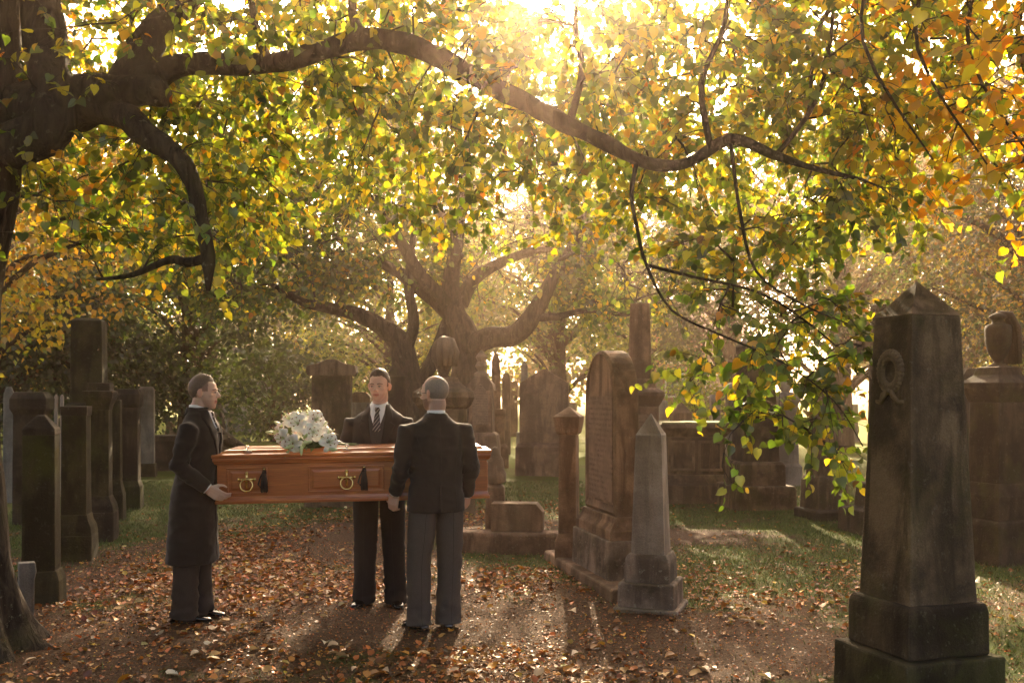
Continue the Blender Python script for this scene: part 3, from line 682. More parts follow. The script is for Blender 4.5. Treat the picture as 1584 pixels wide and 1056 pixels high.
for px in (381, 534, 668):
    hx = (px-333)/424*L_
    m = MB(); m.box(hx-.03, hx+.03, .035, .049, .366, .373); m.lathe([(.009, .371), (.005, .379), (.006, .388)], 12, c=(hx, .042))
    m.tube([(hx+.011*math.sin(a), .042, .397+.011*math.cos(a)) for a in np.linspace(0, 2*math.pi, 17)], .0038, 8); m.build('thumb_screw', SIL, cf, True)
# ---------------------------------------------------------------- lily spray
PET = plain('lily_petal', (.87, .84, .76), .5, var=.03, scale=15); GRN = plain('lily_leaf', (.085, .13, .035), .45, var=.3, scale=20)
BUD = plain('lily_bud', (.52, .60, .30), .5, var=.15, scale=20); STA = plain('anther', (.22, .06, .015), .7); STM = plain('stem', (.10, .15, .04), .5)
for mt in (PET,):
    mt.node_tree.nodes['Principled BSDF'].inputs['Subsurface Weight'].default_value = .15
    mt.node_tree.nodes['Principled BSDF'].inputs['Subsurface Scale'].default_value = .01
def petal_mesh(wd, ln, curl):
    m = MB(); V = []; F = []; nu, nv = 7, 9
    for i in range(nv):
        t_ = i/(nv-1); a = curl*t_**1.6; rr = ln*t_
        x = rr*math.cos(a*.5)*.82; zz = ln*(.55*t_-.62*t_**2.4*curl/1.5)
        hw = wd*(math.sin(math.pi*min(1, t_*.92+.06))**.75)
        for j in range(nu):
            s_ = (j/(nu-1)-.5)*2
            V.append((x, s_*hw, zz+.012*s_*s_*(1-t_)+.004*math.sin(9*t_+3*s_)*abs(s_)-.004*(1-abs(s_))*0+(.006 if abs(s_) < .2 else 0)))
    for i in range(nv-1):
        for j in range(nu-1): F.append([i*nu+j, i*nu+j+1, (i+1)*nu+j+1, (i+1)*nu+j])
    m.add(V, F); return m.mesh('petal', PET, True)
P_IN = petal_mesh(.026, .088, 1.15); P_OUT = petal_mesh(.019, .090, 1.3)
m = MB()
for k in range(6):
    a = k*math.pi/3+.3; x, y = math.cos(a), math.sin(a)
    m.tube([(0, 0, 0), (x*.012, y*.012, .03), (x*.024, y*.024, .052)], [.0016, .0014, .0012], 5, m=0); m.ell((x*.026, y*.026, .054), (.0065, .003, .003), 8, 5, 1, Matrix.Rotation(a+1.57, 3, 'Z'))
m.tube([(0, 0, -.01), (.002, 0, .04), (.004, 0, .066)], [.003, .002, .0035], 6); m.tube([(0, 0, -.05), (0, 0, .004)], [.004, .008], 8)
ST_ME = m.mesh('stamens', [BUD, STA], True)
fl_c = cf0+Vector((.62, .26, .375)); fl_c = Vector(((474-792)/FPX*7.25, 7.32, 1.225))
fs = thing('flower_spray', 'spray of white lilies with green buds lying on the coffin lid', 'flowers', fl_c)
def fpos(px, py, Y): return at(px, py, Y)-fl_c
LIL = [(462, 655, 7.20, -10, 5), (487, 650, 7.28, 25, 10), (441, 677, 7.12, -35, -12), (484, 668, 7.15, 15, -6), (508, 684, 7.05, 28, 4), (434, 668, 7.25, -55, 5),
       (469, 672, 7.30, -5, 40), (496, 662, 7.38, 45, 30), (450, 650, 7.40, -40, 35), (478, 645, 7.40, 5, 50), (505, 672, 7.32, 60, 20), (455, 684, 7.08, -20, -20)]
for i, (px, py, Y, yaw, pit) in enumerate(LIL):
    p = fpos(px, py, Y)
    lo = link('lily', ST_ME, fs, p)
    d = Vector((math.sin(R(yaw))*math.cos(R(pit)), -math.cos(R(yaw))*math.cos(R(pit)), math.sin(R(pit))+.15)).normalized()
    lo.rotation_mode = 'QUATERNION'; lo.rotation_quaternion = d.to_track_quat('Z', 'Y'); s = 1.18+.2*random.random(); lo.scale = (s, s, s)
    for k in range(6):
        po = link('petal', P_IN if k % 2 else P_OUT, lo, (0, 0, 0 if k % 2 else -.003)); po.rotation_euler = (random.uniform(-.12, .12), random.uniform(-.18, .15), k*math.pi/3+random.uniform(-.1, .1))
for px, py, Y, dx, dz in [(470, 688, 7.02, -.2, -.8), (466, 697, 6.98, .1, -1), (447, 692, 7.02, -1, -.2), (473, 674, 7.0, .3, .3), (430, 655, 7.3, -.8, .5), (418, 669, 7.2, -1, .2), (516, 695, 7.0, 1, -.1), (477, 684, 6.98, .8, .2)]:
    p = fpos(px, py, Y); d = Vector((dx, -.4, dz)).normalized()
    m = MB(); m.tube([p-d*.04, p-d*.03, p-d*.005, p+d*.02, p+d*.034], [.004, .010, .013, .009, .003], 8); m.build('bud', BUD, fs, True)
def long_leaf(p, d, ln, wd, droop):
    m = MB(); V = []; F = []; d = d.normalized(); s_ = d.cross(Vector((0, 0, 1))).normalized()
    for i in range(8):
        t_ = i/7; c_ = p+d*(ln*t_)+Vector((0, 0, -droop*t_*t_)); hw = wd*math.sin(math.pi*min(1, t_*.95+.05))**.8
        V += [c_-s_*hw+Vector((0, 0, hw*.3)), c_, c_+s_*hw+Vector((0, 0, hw*.3))]
    for i in range(7): F += [[i*3, i*3+1, i*3+4, i*3+3], [i*3+1, i*3+2, i*3+5, i*3+4]]
    m.add(V, F); return m
for k in range(34):
    a = random.uniform(-math.pi, math.pi); el = random.uniform(-.1, .9)
    d = Vector((math.cos(a), math.sin(a)*.7, el)); p = Vector((random.uniform(-.12, .12), random.uniform(-.12, .02), random.uniform(.02, .10)))
    long_leaf(p, d, random.uniform(.10, .2), random.uniform(.008, .016), random.uniform(.02, .09)).build('leaf', GRN, fs, True)
m = MB()
for k in range(7): m.tube([(.1, -.02+.02*k, .03), (.22, -.03+.02*k, .035+.01*random.random()), (.33+.04*random.random(), -.04+.02*k, .03+.02*random.random())], .0035, 6)
for (px, py, Y, _, _) in LIL: m.tube([(0, 0, .01), fpos(px, py, Y)*.6+Vector((0, .03, 0)), fpos(px, py, Y)+Vector((0, .03, -.01))], .004, 6)
m.build('stems', STM, fs, True)
m = MB(); m.ell((0, -.01, .035), (.17, .12, .05), 16, 9); m.build('moss_base', plain('oasis_green', (.03, .05, .015), .9, bump=1), fs, rough=.01)
# stones: sink each lowest block to the ground
bpy.context.view_layer.update()
for o in list(C.objects):
    if o.parent is None and o.type == 'EMPTY' and o.get('category') in ('obelisk', 'monument', 'headstone', 'gravestone', 'pillar', 'pedestal', 'tomb', 'cross', 'post', 'stone', 'stele', 'urn'):
        ch = [c for c in o.children if c.type == 'MESH' and len(c.data.vertices)]
        if not ch: continue
        lows = [(min(v.co.z for v in c.data.vertices), c) for c in ch]; z0, c0 = min(lows, key=lambda q: q[0])
        if z0 > -.03:
            for v in c0.data.vertices:
                if v.co.z < z0+.03: v.co.z = -.04
# ---------------------------------------------------------------- people
SKIN = skin_mat('skin', (.63, .425, .335))
WOOL = wool_mat('black_wool', (.0155, .0135, .0135)); COAT = wool_mat('overcoat_wool', (.011, .0095, .0095)); VEST = wool_mat('grey_waistcoat', (.05, .047, .048))
TRS = stripe_mat('striped_trousers', (.024, .019, .017), (.09, .075, .065), 40); TRS3 = stripe_mat('grey_striped_trousers', (.050, .043, .039), (.135, .118, .105), 40); TRS2 = stripe_mat('dark_trousers', (.014, .013, .014), (.03, .028, .03), 34)
SHIRT = plain('white_shirt', (.78, .79, .82), .7, var=.03); SHOE = plain('black_leather', (.008, .007, .007), .12, spec=.6)
def tie_mat():
    m = NT('striped_tie'); v = m.coord(rnd=False); s = m.n('SeparateXYZ'); m.l(v, s.inputs[0])
    a = m.n('Math', operation='ADD'); m.l(s.outputs[0], a.inputs[0])
    b = m.n('Math', operation='MULTIPLY'); b.inputs[1].default_value = -.75; m.l(s.outputs[2], b.inputs[0]); m.l(b.outputs[0], a.inputs[1])
    k = m.n('Math', operation='MULTIPLY'); k.inputs[1].default_value = 38; m.l(a.outputs[0], k.inputs[0])
    f = m.n('Math', operation='FRACT'); m.l(k.outputs[0], f.inputs[0])
    m.col(m.mix(m.ramp(f.outputs[0], [(0, 0.), (.72, 0.), (.76, 1.), (.94, 1.), (.98, 0.)]), (.02, .014, .016), (.36, .30, .27))); m.rough(.45); return m.mat
TIE = tie_mat()
def hair_mat(name, c, var):
    m = NT(name); v = m.coord((1, .35, .55), rnd=False); n = m.noise(v, 420, 4, .7)
    m.col(m.mix(m.ramp(n, [(.3, 0.), (.7, 1.)]), tuple(x*(1-var) for x in c), tuple(x*(1+var) for x in c))); m.rough(.55); m.bump(n, .5, .003); return m.mat
HAIRB = hair_mat('brown_hair', (.075, .042, .025), .6); HAIRG = hair_mat('grey_hair', (.27, .215, .18), .5); HAIRL = hair_mat('light_brown_hair', (.15, .10, .072), .5)
EYEW = plain('eye_white', (.55, .52, .48), .25); IRIS = plain('iris', (.012, .010, .009), .15); BLK = plain('black_frame', (.01, .01, .01), .3)
def remesh(mb, voxel, smooth_it, fac=.5):
    me = bpy.data.meshes.new('tmp'); me.from_pydata([tuple(p) for p in mb.v], [], mb.f); me.update()
    bm = bmesh.new(); bm.from_mesh(me); bmesh.ops.recalc_face_normals(bm, faces=bm.faces); bm.to_mesh(me); bm.free()
    o = bpy.data.objects.new('tmp', me); C.objects.link(o)
    r = o.modifiers.new('r', 'REMESH'); r.mode = 'VOXEL'; r.voxel_size = voxel; r.use_smooth_shade = True
    s = o.modifiers.new('s', 'SMOOTH'); s.factor = fac; s.iterations = smooth_it
    dg = bpy.context.evaluated_depsgraph_get(); out = bpy.data.meshes.new_from_object(o.evaluated_get(dg))
    bpy.data.objects.remove(o); bpy.data.meshes.remove(me); return out
def hand(m, wr, d, pn, th, curl=(.5, .7, .5), size=1.0):
    """wr wrist, d towards the knuckles, pn out of the palm, th towards the thumb side"""
    d = Vector(d).normalized(); pn = Vector(pn); pn = (pn-d*pn.dot(d)).normalized(); th = Vector(th); th = (th-d*th.dot(d)-pn*th.dot(pn)).normalized()
    L = [.043, .047, .043, .034]
    for k in range(4):
        off = (.033-.022*k)*size; kn = wr+d*(.088-.004*abs(k-1))*size+th*off
        m.tube([wr-d*.02*size+th*off*.6, wr+d*.03*size+th*off*.9, kn], [(.012*size, .014*size)]*3, 8, up=pn)
        p = kn; a = 0; pts = [kn-d*.012*size, kn]; rr = [.0105*size, .0110*size]
        for j, (cu, ll) in enumerate(zip(curl, (1, .66, .52))):
            a += cu+(.06*k if j == 0 else 0); dd = d*math.cos(a)+pn*math.sin(a); p = p+dd*L[k]*ll*size; pts.append(p); rr.append((.0098-.0010*j)*size)
        m.tube(pts, rr, 8, up=pn)
    b = wr+d*.018*size+th*.024*size+pn*.006*size
    m.tube([b, b+(d*.6+th*.75+pn*.15).normalized()*.042*size, b+(d*.75+th*.62+pn*.25).normalized()*.075*size, b+(d*.9+th*.45+pn*.3).normalized()*.10*size], [.0155*size, .0125*size, .0108*size, .0085*size], 8, up=pn)
def head_parts(m, T, old=False):
    def E(c, r, rot=None): 
        n = len(m.v); m.ell(c, r, 18, 12, 0, rot); m.v[n:] = [tuple(T @ Vector(p)) for p in m.v[n:]]
    def TU(p, r, seg=8):
        n = len(m.v); m.tube(p, r, seg); m.v[n:] = [tuple(T @ Vector(q)) for q in m.v[n:]]
    def LO(s):
        n = len(m.v); m.loft(s, 28); m.v[n:] = [tuple(T @ Vector(q)) for q in m.v[n:]]
    E((0, .014, .140), (.0765, .098, .095))
    LO([(-.004, 0, -.062, .018, .014), (.010, 0, -.056, .033, .030), (.022, 0, -.046, .044, .042), (.045, 0, -.034, .055, .056), (.07, 0, -.026, .061, .064), (.095, 0, -.018, .066, .071), (.125, 0, -.010, .068, .079), (.15, 0, -.004, .069, .084), (.18, 0, .002, .066, .082)])
    TU([(0, -.086, .128), (0, -.099, .108), (0, -.113, .090), (0, -.112, .083)], [.0085, .0095, .0125, .011])
    for s in (-1, 1):
        E((s*.013, -.100, .083), (.0095, .011, .008))
        TU([(s*.012, -.084, .133), (s*.032, -.083, .1365), (s*.052, -.068, .131)], [.009, .0105, .009])
        E((s*.043, -.060, .092), (.020, .022, .017))
        E((s*.083, .006, .105), (.0085, .020, .032), Matrix.Rotation(s*-.45, 3, 'Z') @ Matrix.Rotation(.15, 3, 'X'))
        TU([(s*.092, .016, .128), (s*.094, .020, .110), (s*.088, .010, .088)], [.0035, .004, .004], 6)
        E((s*.079, -.002, .082), (.006, .009, .010))
        E((s*.030, -.079, .1135), (.0125, .010, .0065))
    TU([(-.022, -.082, .0545), (0, -.0935, .0575), (.022, -.082, .0545)], [.0045, .0075, .0045])
    TU([(-.020, -.080, .0455), (0, -.0905, .0435), (.020, -.080, .0455)], [.0045, .0085, .0045])
    E((0, -.073, .014), (.019, .017, .015))
def hairy(m, T, line, noise_amp, grow=1.045, top=1.0):
    seg, rings = 64, 40; c = Vector((0, .014, .140)); r = (.0765*grow+.001, .098*grow, .095*grow)
    V = []; F = []
    for i in range(rings+1):
        a = math.pi*i/rings*.78
        for j in range(seg):
            b = 2*math.pi*j/seg
            p = Vector((r[0]*math.sin(a)*math.cos(b), r[1]*math.sin(a)*math.sin(b), r[2]*math.cos(a)))+c
            k = line(p)     # >0 hair depth in metres, <=0 sinks below the skin
            n = (p-c).normalized(); q = p+n*(min(k, .03) if k > 0 else max(k*1.5, -.02))
            if k > 0: q += n*noise_amp*(noise.noise(Vector((p.x*120, p.y*45, p.z*70)))+.6*noise.noise(p*230))
            V.append(T @ q)
    for i in range(rings):
        for j in range(seg): k = (j+1) % seg; F.append([i*seg+j, (i+1)*seg+j, (i+1)*seg+k, i*seg+k])
    F.append(list(range(seg))); F.append([rings*seg+j for j in range(seg)][::-1]); m.add(V, F)
    for _ in range(2600):   # short strands that break the outline and the hairline
        a = math.acos(1-random.random()*1.7); b = random.uniform(0, 6.283); p = Vector((r[0]*math.sin(a)*math.cos(b), r[1]*math.sin(a)*math.sin(b), r[2]*math.cos(a)))+c
        k = line(p)
        if k < -.006 or (k < 0 and random.random() < .5): continue
        n = (p-c).normalized(); fl = Vector((0, -.8, .1)) if p.z > .19 else Vector((0, .35, -1)); fl = (fl-n*fl.dot(n)).normalized()
        q = p+n*max(0, k-.002); l = random.uniform(.006, .011)+max(0, min(k, .02))*.5; d = (fl+n*(.25+.5*random.random())+Vector((random.uniform(-.5, .5), random.uniform(-.3, .3), 0))).normalized(); sdv = n.cross(d)*.0011
        m.add([T @ (q-sdv), T @ (q+sdv), T @ (q+d*l)], [[0, 1, 2]])
def rows_patch(bvh, rows, off, ncol=7, front=True, thick=.004):
    m = MB(); V = []; F = []; n = len(rows); sg = -1 if front else 1; last = 0
    ds = Vector((0, -sg, 0))
    for (z, x0, x1) in rows:
        for j in range(ncol):
            x = x0+(x1-x0)*j/(ncol-1); h = bvh.ray_cast(Vector((x, sg*1.0, z)), ds)
            y = h[0].y if h[0] is not None else last
            last = y; V.append((x, y+sg*off, z))
    V += [(x, y-sg*(thick+off*.7), z) for x, y, z in V]; N = n*ncol
    for i in range(n-1):
        for j in range(ncol-1):
            a = [i*ncol+j, i*ncol+j+1, (i+1)*ncol+j+1, (i+1)*ncol+j]; F.append(a)
    ed = [(i*ncol, (i+1)*ncol) for i in range(n-1)]+[((i+1)*ncol+ncol-1, i*ncol+ncol-1) for i in range(n-1)]+[(j+1, j) for j in range(ncol-1)]+[((n-1)*ncol+j, (n-1)*ncol+j+1) for j in range(ncol-1)]
    for a, b in ed: F.append([a, b, b+N, a+N])
    m.add(V, F); return m
def refine(rows, k=5):
    O = []
    for a, b in zip(rows[:-1], rows[1:]):
        for i in range(k): t_ = i/k; O.append(tuple(a[q]+(b[q]-a[q])*t_ for q in range(3)))
    return O+[rows[-1]]
def wrinkle(me, amp, f, zband=None, seed=0):
    for v in me.vertices:
        p = v.co; n = .9-2.2*abs(noise.noise(Vector((p.x*f*.8+seed+p.z*3, p.y*f*.8, p.z*f*1.3-p.x*4))))+.4*noise.noise(Vector((p.x*f*2+seed, p.y*f*2, p.z*f*3)))
        k = 1.0 if zband is None else zband(p); v.co += v.normal*amp*n*k
def person(label, X, Y, rotz, H, kind, arms, yaw, pitch, hair, legs, trs, hx=(0, 0), shade=1.0, toes=(0, 0)):
    s = H/1.80; z0 = float(gz(X, Y))-.004
    mb = MB(); chin = (1.565 if kind != 'overcoat' else 1.548)*s
    T = Matrix.Translation((hx[0], hx[1], chin)) @ Matrix.Rotation(R(yaw), 4, 'Z') @ Matrix.Rotation(R(pitch), 4, 'X')
    nb = Vector((0, .012+hx[1]*.6, 1.44*s))
    mb.tube([nb, (hx[0]*.4, hx[1]*.4+.012, 1.52*s), T @ Vector((0, .025, .03)), T @ Vector((0, .02, .08))], [(.062, .06), (.058, .058), (.056, .060), (.055, .058)], 20)
    head_parts(mb, T)
    mb.loft([(z*s, 0, .01+hx[1]*max(0, (z-.9)/.6)*.8, a, b) for z, a, b in ((.90, .13, .09), (.95, .155, .105), (1.1, .14, .095), (1.28, .16, .10), (1.40, .155, .09), (1.46, .11, .07), (1.49, .06, .05))], 24)
    for sd, (sh_, el, wr, hd, pn, th, cu) in zip((-1, 1), arms):
        sh_, el, wr = Vector(sh_)+Vector((0, hx[1]*.6, -.02)), Vector(el), Vector(wr)
        mb.tube([sh_*.85+Vector((0, 0, .18*s)), sh_, (sh_+el)/2, el, (el+wr)/2, wr, wr+Vector(hd).normalized()*.01], [.04, .048, .045, .040, .038, (.025, .031), (.024, .032)], 12, up=pn)
        hand(mb, wr, hd, pn, th, cu)
    for (hp, kn, an) in legs:
        mb.tube([hp, kn, an, Vector(an)-Vector((0, 0, .05))], [.075, .052, .036, .036], 12)
    me = remesh(mb, .0062, 3, .45); me.name = 'person'
    # skin tint: lips, ears, stubble
    a = me.attributes.new('col', 'FLOAT_COLOR', 'POINT'); Ti = T.inverted(); co = np.empty(len(me.vertices)*3, np.float32); me.vertices.foreach_get('co', co); co = co.reshape(-1, 3)
    Tn = np.array(Ti); lc = co @ Tn[:3, :3].T+Tn[:3, 3]; c4 = np.ones((len(co), 4), np.float32)
    lip = (np.abs(lc[:, 0]) < .023) & (lc[:, 1] < -.081) & (lc[:, 2] > .037) & (lc[:, 2] < .062); c4[lip, :3] = (.80, .52, .52)
    mouth = (np.abs(lc[:, 0]) < .023) & (lc[:, 1] < -.08) & (np.abs(lc[:, 2]-.0505) < .0035); c4[mouth, :3] = (.42, .25, .25)
    ear = (np.abs(lc[:, 0]) > .076) & (np.abs(lc[:, 2]-.1) < .04); c4[ear, :3] = (1, .8, .76)
    st = (lc[:, 2] > -.01) & (lc[:, 2] < .058) & ~lip & ~mouth; c4[st, :3] *= (.86, .85, .86) if hair != 'bald' else (.62, .58, .56)
    if hair == 'fade':
        fd = (lc[:, 1] > -.045) & (lc[:, 2] > np.where(lc[:, 1] < .03, .118, .075)) & ~ear; c4[fd, :3] = (.40, .36, .34)
    if hair == 'short':
        fd = (lc[:, 1] > -.02) & (lc[:, 2] > np.where(lc[:, 1] < .03, .105, .06)) & ~ear; c4[fd, :3] = (.24, .20, .18)
    if hair == 'bald':
        cr = (lc[:, 2] > .19) & (lc[:, 1] > -.01); c4[cr, :3] = (.74, .70, .68)
        bd = (lc[:, 2] > .0) & (lc[:, 2] < .075) & (lc[:, 1] < -.02) & ~lip; c4[bd, :3] = (.45, .41, .38)
    a.data.foreach_set('color', c4.ravel()); me.materials.append(SKIN)
    root = link('person', me, None, (X, Y, z0)); root.rotation_euler = (0, 0, R(rotz)); sets(root, label, 'person')
    # eyes, brows, hair
    for sd in (-1, 1):
        m = MB(); c = T @ Vector((sd*.030, -.0845, .1135)); m.ell(c, (.0105, .0075, .0044), 12, 8, 0, (Matrix.Rotation(R(yaw), 3, 'Z')))
        m.ell(T @ Vector((sd*.030-.002, -.0905, .1130)), (.0046, .003, .0040), 10, 6, 1); m.build('eye', [EYEW, IRIS], root, True)
        m = MB(); m.tube([T @ Vector(p) for p in ((sd*.013, -.0935, .1330), (sd*.032, -.0925, .1375), (sd*.052, -.0765, .1325))], [.0028, .0036, .002], 8); m.build('eyebrow', HAIRG if hair == 'bald' else HAIRB, root, True)
        m = MB(); m.tube([T @ Vector(p) for p in ((sd*.018, -.0925, .1165), (sd*.030, -.0945, .1190), (sd*.043, -.0855, .1165))], [.0014, .0018, .0012], 6); m.build('eyelid', HAIRB, root, True)
    m = MB()
    if hair == 'short':
        def line(p):
            x, y, z = p; y = -y   # y now forward
            fh = .194+.006*noise.noise(Vector((x*60, 0, 3)))+.010*min(1, abs(x)/.05)**2 if y > .05 else .19-(.05-y)*.9
            lim = fh if y > .02 else max(.052, .163-(.02-y)*1.5)
            if -.03 < y <= .03: lim = max(.10, lim)
            d = z-lim
            top = max(0, (z-.185)/.05)
            return min(d*.5, .002+.010*top+(.010*top if y > .02 else 0)+.004*abs(noise.noise(p*45))) if d > 0 else d
        hairy(m, T, line, .0020, 1.02); hm = HAIRB
    elif hair == 'fade':
        def line(p):
            x, y, z = p; y = -y
            lim = .196 if y > .05 else max(.06, .196-(.05-y)*1.15)
            if -.03 < y <= .03: lim = max(.105, lim)
            d = z-lim; top = max(0, (z-.195)/.04)
            return min(d*.3, .0005+.009*top+(.007*top if y > .03 else 0)) if d > 0 else d
        hairy(m, T, line, .0016, 1.015); hm = HAIRL
    else:
        def line(p):
            x, y, z = p; y = -y
            lo = max(.045, .12-(.03-y)*1.1) if y < .03 else .3
            hi = .205-max(0, y)*.6
            d = min(z-lo, hi-z)+.010*noise.noise(p*38); 
            return min(d*.12, .003) if d > 0 else d
        hairy(m, T, line, .0012, 1.012); hm = HAIRG
    m.build('hair', hm, root, True)
    if hair == 'bald':
        m = MB()
        for sd in (-1, 1):
            m.tube([T @ Vector((sd*.032+.024*math.cos(a), -.112+.006*abs(math.cos(a)), .112+.017*math.sin(a))) for a in np.linspace(0, 2*math.pi, 21)], .0016, 6)
            m.tube([T @ Vector(p) for p in ((sd*.056, -.108, .118), (sd*.070, -.09, .118), (sd*.082, -.02, .115), (sd*.083, .012, .104))], .0022, 6)
        m.tube([T @ Vector(p) for p in ((-.009, -.113, .114), (0, -.116, .117), (.009, -.113, .114))], .0016, 6); m.build('glasses', BLK, root, True)
    # coat or jacket
    m = MB()
    if kind == 'overcoat':
        secs = [(.43, .005, .235, .175), (.50, .004, .232, .172), (.70, .0, .218, .160), (.90, -.002, .205, .150), (1.06, -.004, .192, .136), (1.2, -.006, .20, .138), (1.32, -.006, .208, .136), (1.40, 0, .200, .122), (1.45, .008, .17, .102), (1.49, .014, .125, .088), (1.53, .020, .090, .080), (1.552, .024, .076, .070)]
    else:
        secs = [(.835, 0, .205, .142), (.86, 0, .205, .142), (.95, 0, .198, .140), (1.07, 0, .180, .126), (1.2, 0, .192, .134), (1.32, 0, .205, .134), (1.40, .004, .198, .118), (1.45, .01, .168, .10), (1.485, .014, .115, .084), (1.515, .017, .084, .074), (1.535, .018, .074, .066)]
    m.loft([(z*s, hx[0]*max(0, (z-1.2)/.35), c_+hx[1]*max(0, (z-.9)/.6)*.8, a*s, b*s, 2.35) for z, c_, a, b in secs], 36)
    for (sh_, el, wr, hd, pn, th, cu) in arms:
        sh_, el, wr = Vector(sh_)+Vector((0, hx[1]*.6, 0)), Vector(el), Vector(wr); dd = (wr-el).normalized()
        sh_ = sh_+Vector((0, 0, -.024)); top = sh_+Vector((-math.copysign(.075, sh_.x), 0, .012)); w0 = wr-dd*.012
        m.tube([top, sh_+Vector((0, 0, .005)), sh_*.6+el*.4, el+Vector((0, .008, 0)), el*.5+wr*.5, w0], [(.050, .058), (.073, .076), (.068, .070), (.060, .060), (.052, .054), (.044, .047)], 18, up=(0, 1, 0))
    cm = remesh(m, .0095, 4, .5)
    el = [Vector(a[1]) for a in arms]
    wrinkle(cm, .011, 9, lambda p: .45+1.3*math.exp(-min((p-e).length for e in el)**2/.02), seed=X*10)
    # sharp hems: cut below the hem
    cm.materials.append(COAT if kind == 'overcoat' else WOOL); co_ = link('overcoat' if kind == 'overcoat' else 'jacket', cm, root)
    bv = BVHTree.FromPolygons([v.co.copy() for v in cm.vertices], [list(p.vertices) for p in cm.polygons])
    W = COAT if kind == 'overcoat' else WOOL
    P = lambda rows, off, nm, mt, par, ncol=7, front=True: rows_patch(bv, refine([(z*s, a*s, b*s) for z, a, b in rows]), off, ncol, front).build(nm, mt, par, True)
    if kind != 'overcoat':
        if kind == 'jacket_front':
            P([(1.525, -.062, .066), (1.45, -.066, .070), (1.36, -.055, .059), (1.25, -.038, .042), (1.17, -.015, .019)], .005, 'waistcoat', VEST, root, 9)
            P([(1.53, -.056, .060), (1.46, -.050, .054), (1.40, -.030, .034), (1.345, -.002, .006)], .009, 'shirt', SHIRT, root, 9)
            P([(1.512, -.014, .018), (1.494, -.019, .023), (1.474, -.011, .015), (1.44, -.019, .023), (1.39, -.024, .028), (1.33, -.027, .031)], .017, 'tie', TIE, root, 7)
            for sd in (-1, 1):
                P([(1.545, sd*.012, sd*.060), (1.52, sd*.012, sd*.060), (1.50, sd*.020, sd*.050), (1.482, sd*.030, sd*.034)], .021, 'shirt_collar', SHIRT, root, 6)
                P([(1.535, sd*.058, sd*.085), (1.46, sd*.064, sd*.115), (1.415, sd*.060, sd*.122), (1.405, sd*.058, sd*.098), (1.38, sd*.056, sd*.135), (1.30, sd*.046, sd*.105), (1.20, sd*.024, sd*.055), (1.13, sd*.005, sd*.018)], .012, 'lapel', WOOL, co_, 7)
            for k in range(3):
                h = bv.ray_cast(Vector((.002, -1, (1.31-.055*k)*s)), Vector((0, 1, 0)))[0]
                if h: mm_ = MB(); mm_.ell(h+Vector((0, -.012, 0)), (.007, .003, .007), 10, 6); mm_.build('button', BLK, root, True)
        else:
            P([(1.50, -.0035, .0035), (1.30, -.003, .003), (1.10, -.003, .003), (1.0, -.003, .003)], .0022, 'back_seam', W, co_, 3, False)
            P([(1.03, -.004, .012), (.95, -.004, .016), (.845, -.006, .022)], .006, 'back_vent', W, co_, 4, False)
            P([(1.545, -.058, .058), (1.525, -.074, .074), (1.50, -.082, .082), (1.485, -.05, .05)], .008, 'coat_collar', W, co_, 12, False)
            for sd in (-1, 1):
                P([(1.36, sd*.155, sd*.160), (1.22, sd*.118, sd*.123), (1.05, sd*.105, sd*.110), (.86, sd*.118, sd*.123)], .0018, 'seam', W, co_, 3, False)
    else:
        P([(1.53, -.050, .054), (1.47, -.045, .049), (1.40, -.022, .026)], .006, 'shirt', SHIRT, root, 9)
        P([(1.52, -.018, .018), (1.49, -.016, .018), (1.44, -.022, .024), (1.37, -.02, .022)], .018, 'tie', TIE, root, 7)
        for sd in (-1, 1):
            P([(1.54, sd*.058, sd*.082), (1.47, sd*.06, sd*.125), (1.42, sd*.055, sd*.13), (1.36, sd*.046, sd*.12), (1.25, sd*.02, sd*.06), (1.18, sd*.004, sd*.02)], .014, 'lapel', COAT, co_, 7)
        P([(1.553, -.058, .058), (1.53, -.076, .076), (1.505, -.086, .086), (1.49, -.05, .05)], .010, 'coat_collar', COAT, co_, 12, False)
        P([(1.18, .002, .008), (.9, .004, .010), (.6, .006, .012), (.44, .008, .014)], .004, 'front_edge', COAT, co_, 3)
    # shirt collar band round the neck
    m = MB(); V = []; F = []; n = 36
    for ri, (dz, r_) in enumerate(((0, .002), (.032, -.002), (.034, -.007), (.0, -.006))):
        for j in range(n):
            b = 2*math.pi*j/n; cx_, cy_ = hx[0]*.75, hx[1]*.75+.016
            fr = max(0, -math.sin(b)); V.append((cx_+(.066+r_)*math.cos(b), cy_+(.068+r_)*math.sin(b), (1.522 if kind != 'overcoat' else 1.538)*s+dz-.022*fr))
    for i in range(4):
        for j in range(n): k = (j+1) % n; i2 = (i+1) % 4; F.append([i*n+j, i*n+k, i2*n+k, i2*n+j])
    m.add(V, F); m.build('collar_band', SHIRT, root, True)
    for (sh_, el_, wr, hd, pn, th, cu) in arms:
        el_, wr = Vector(el_), Vector(wr); dd = (wr-el_).normalized()
        m = MB(); m.tube([wr-dd*.03, wr-dd*.001], [(.037, .041), (.036, .040)], 16, up=pn); m.build('shirt_cuff', SHIRT, root, True)
    # trousers with stripes that follow the leg
    V = []; F = []; U = []; seg = 40
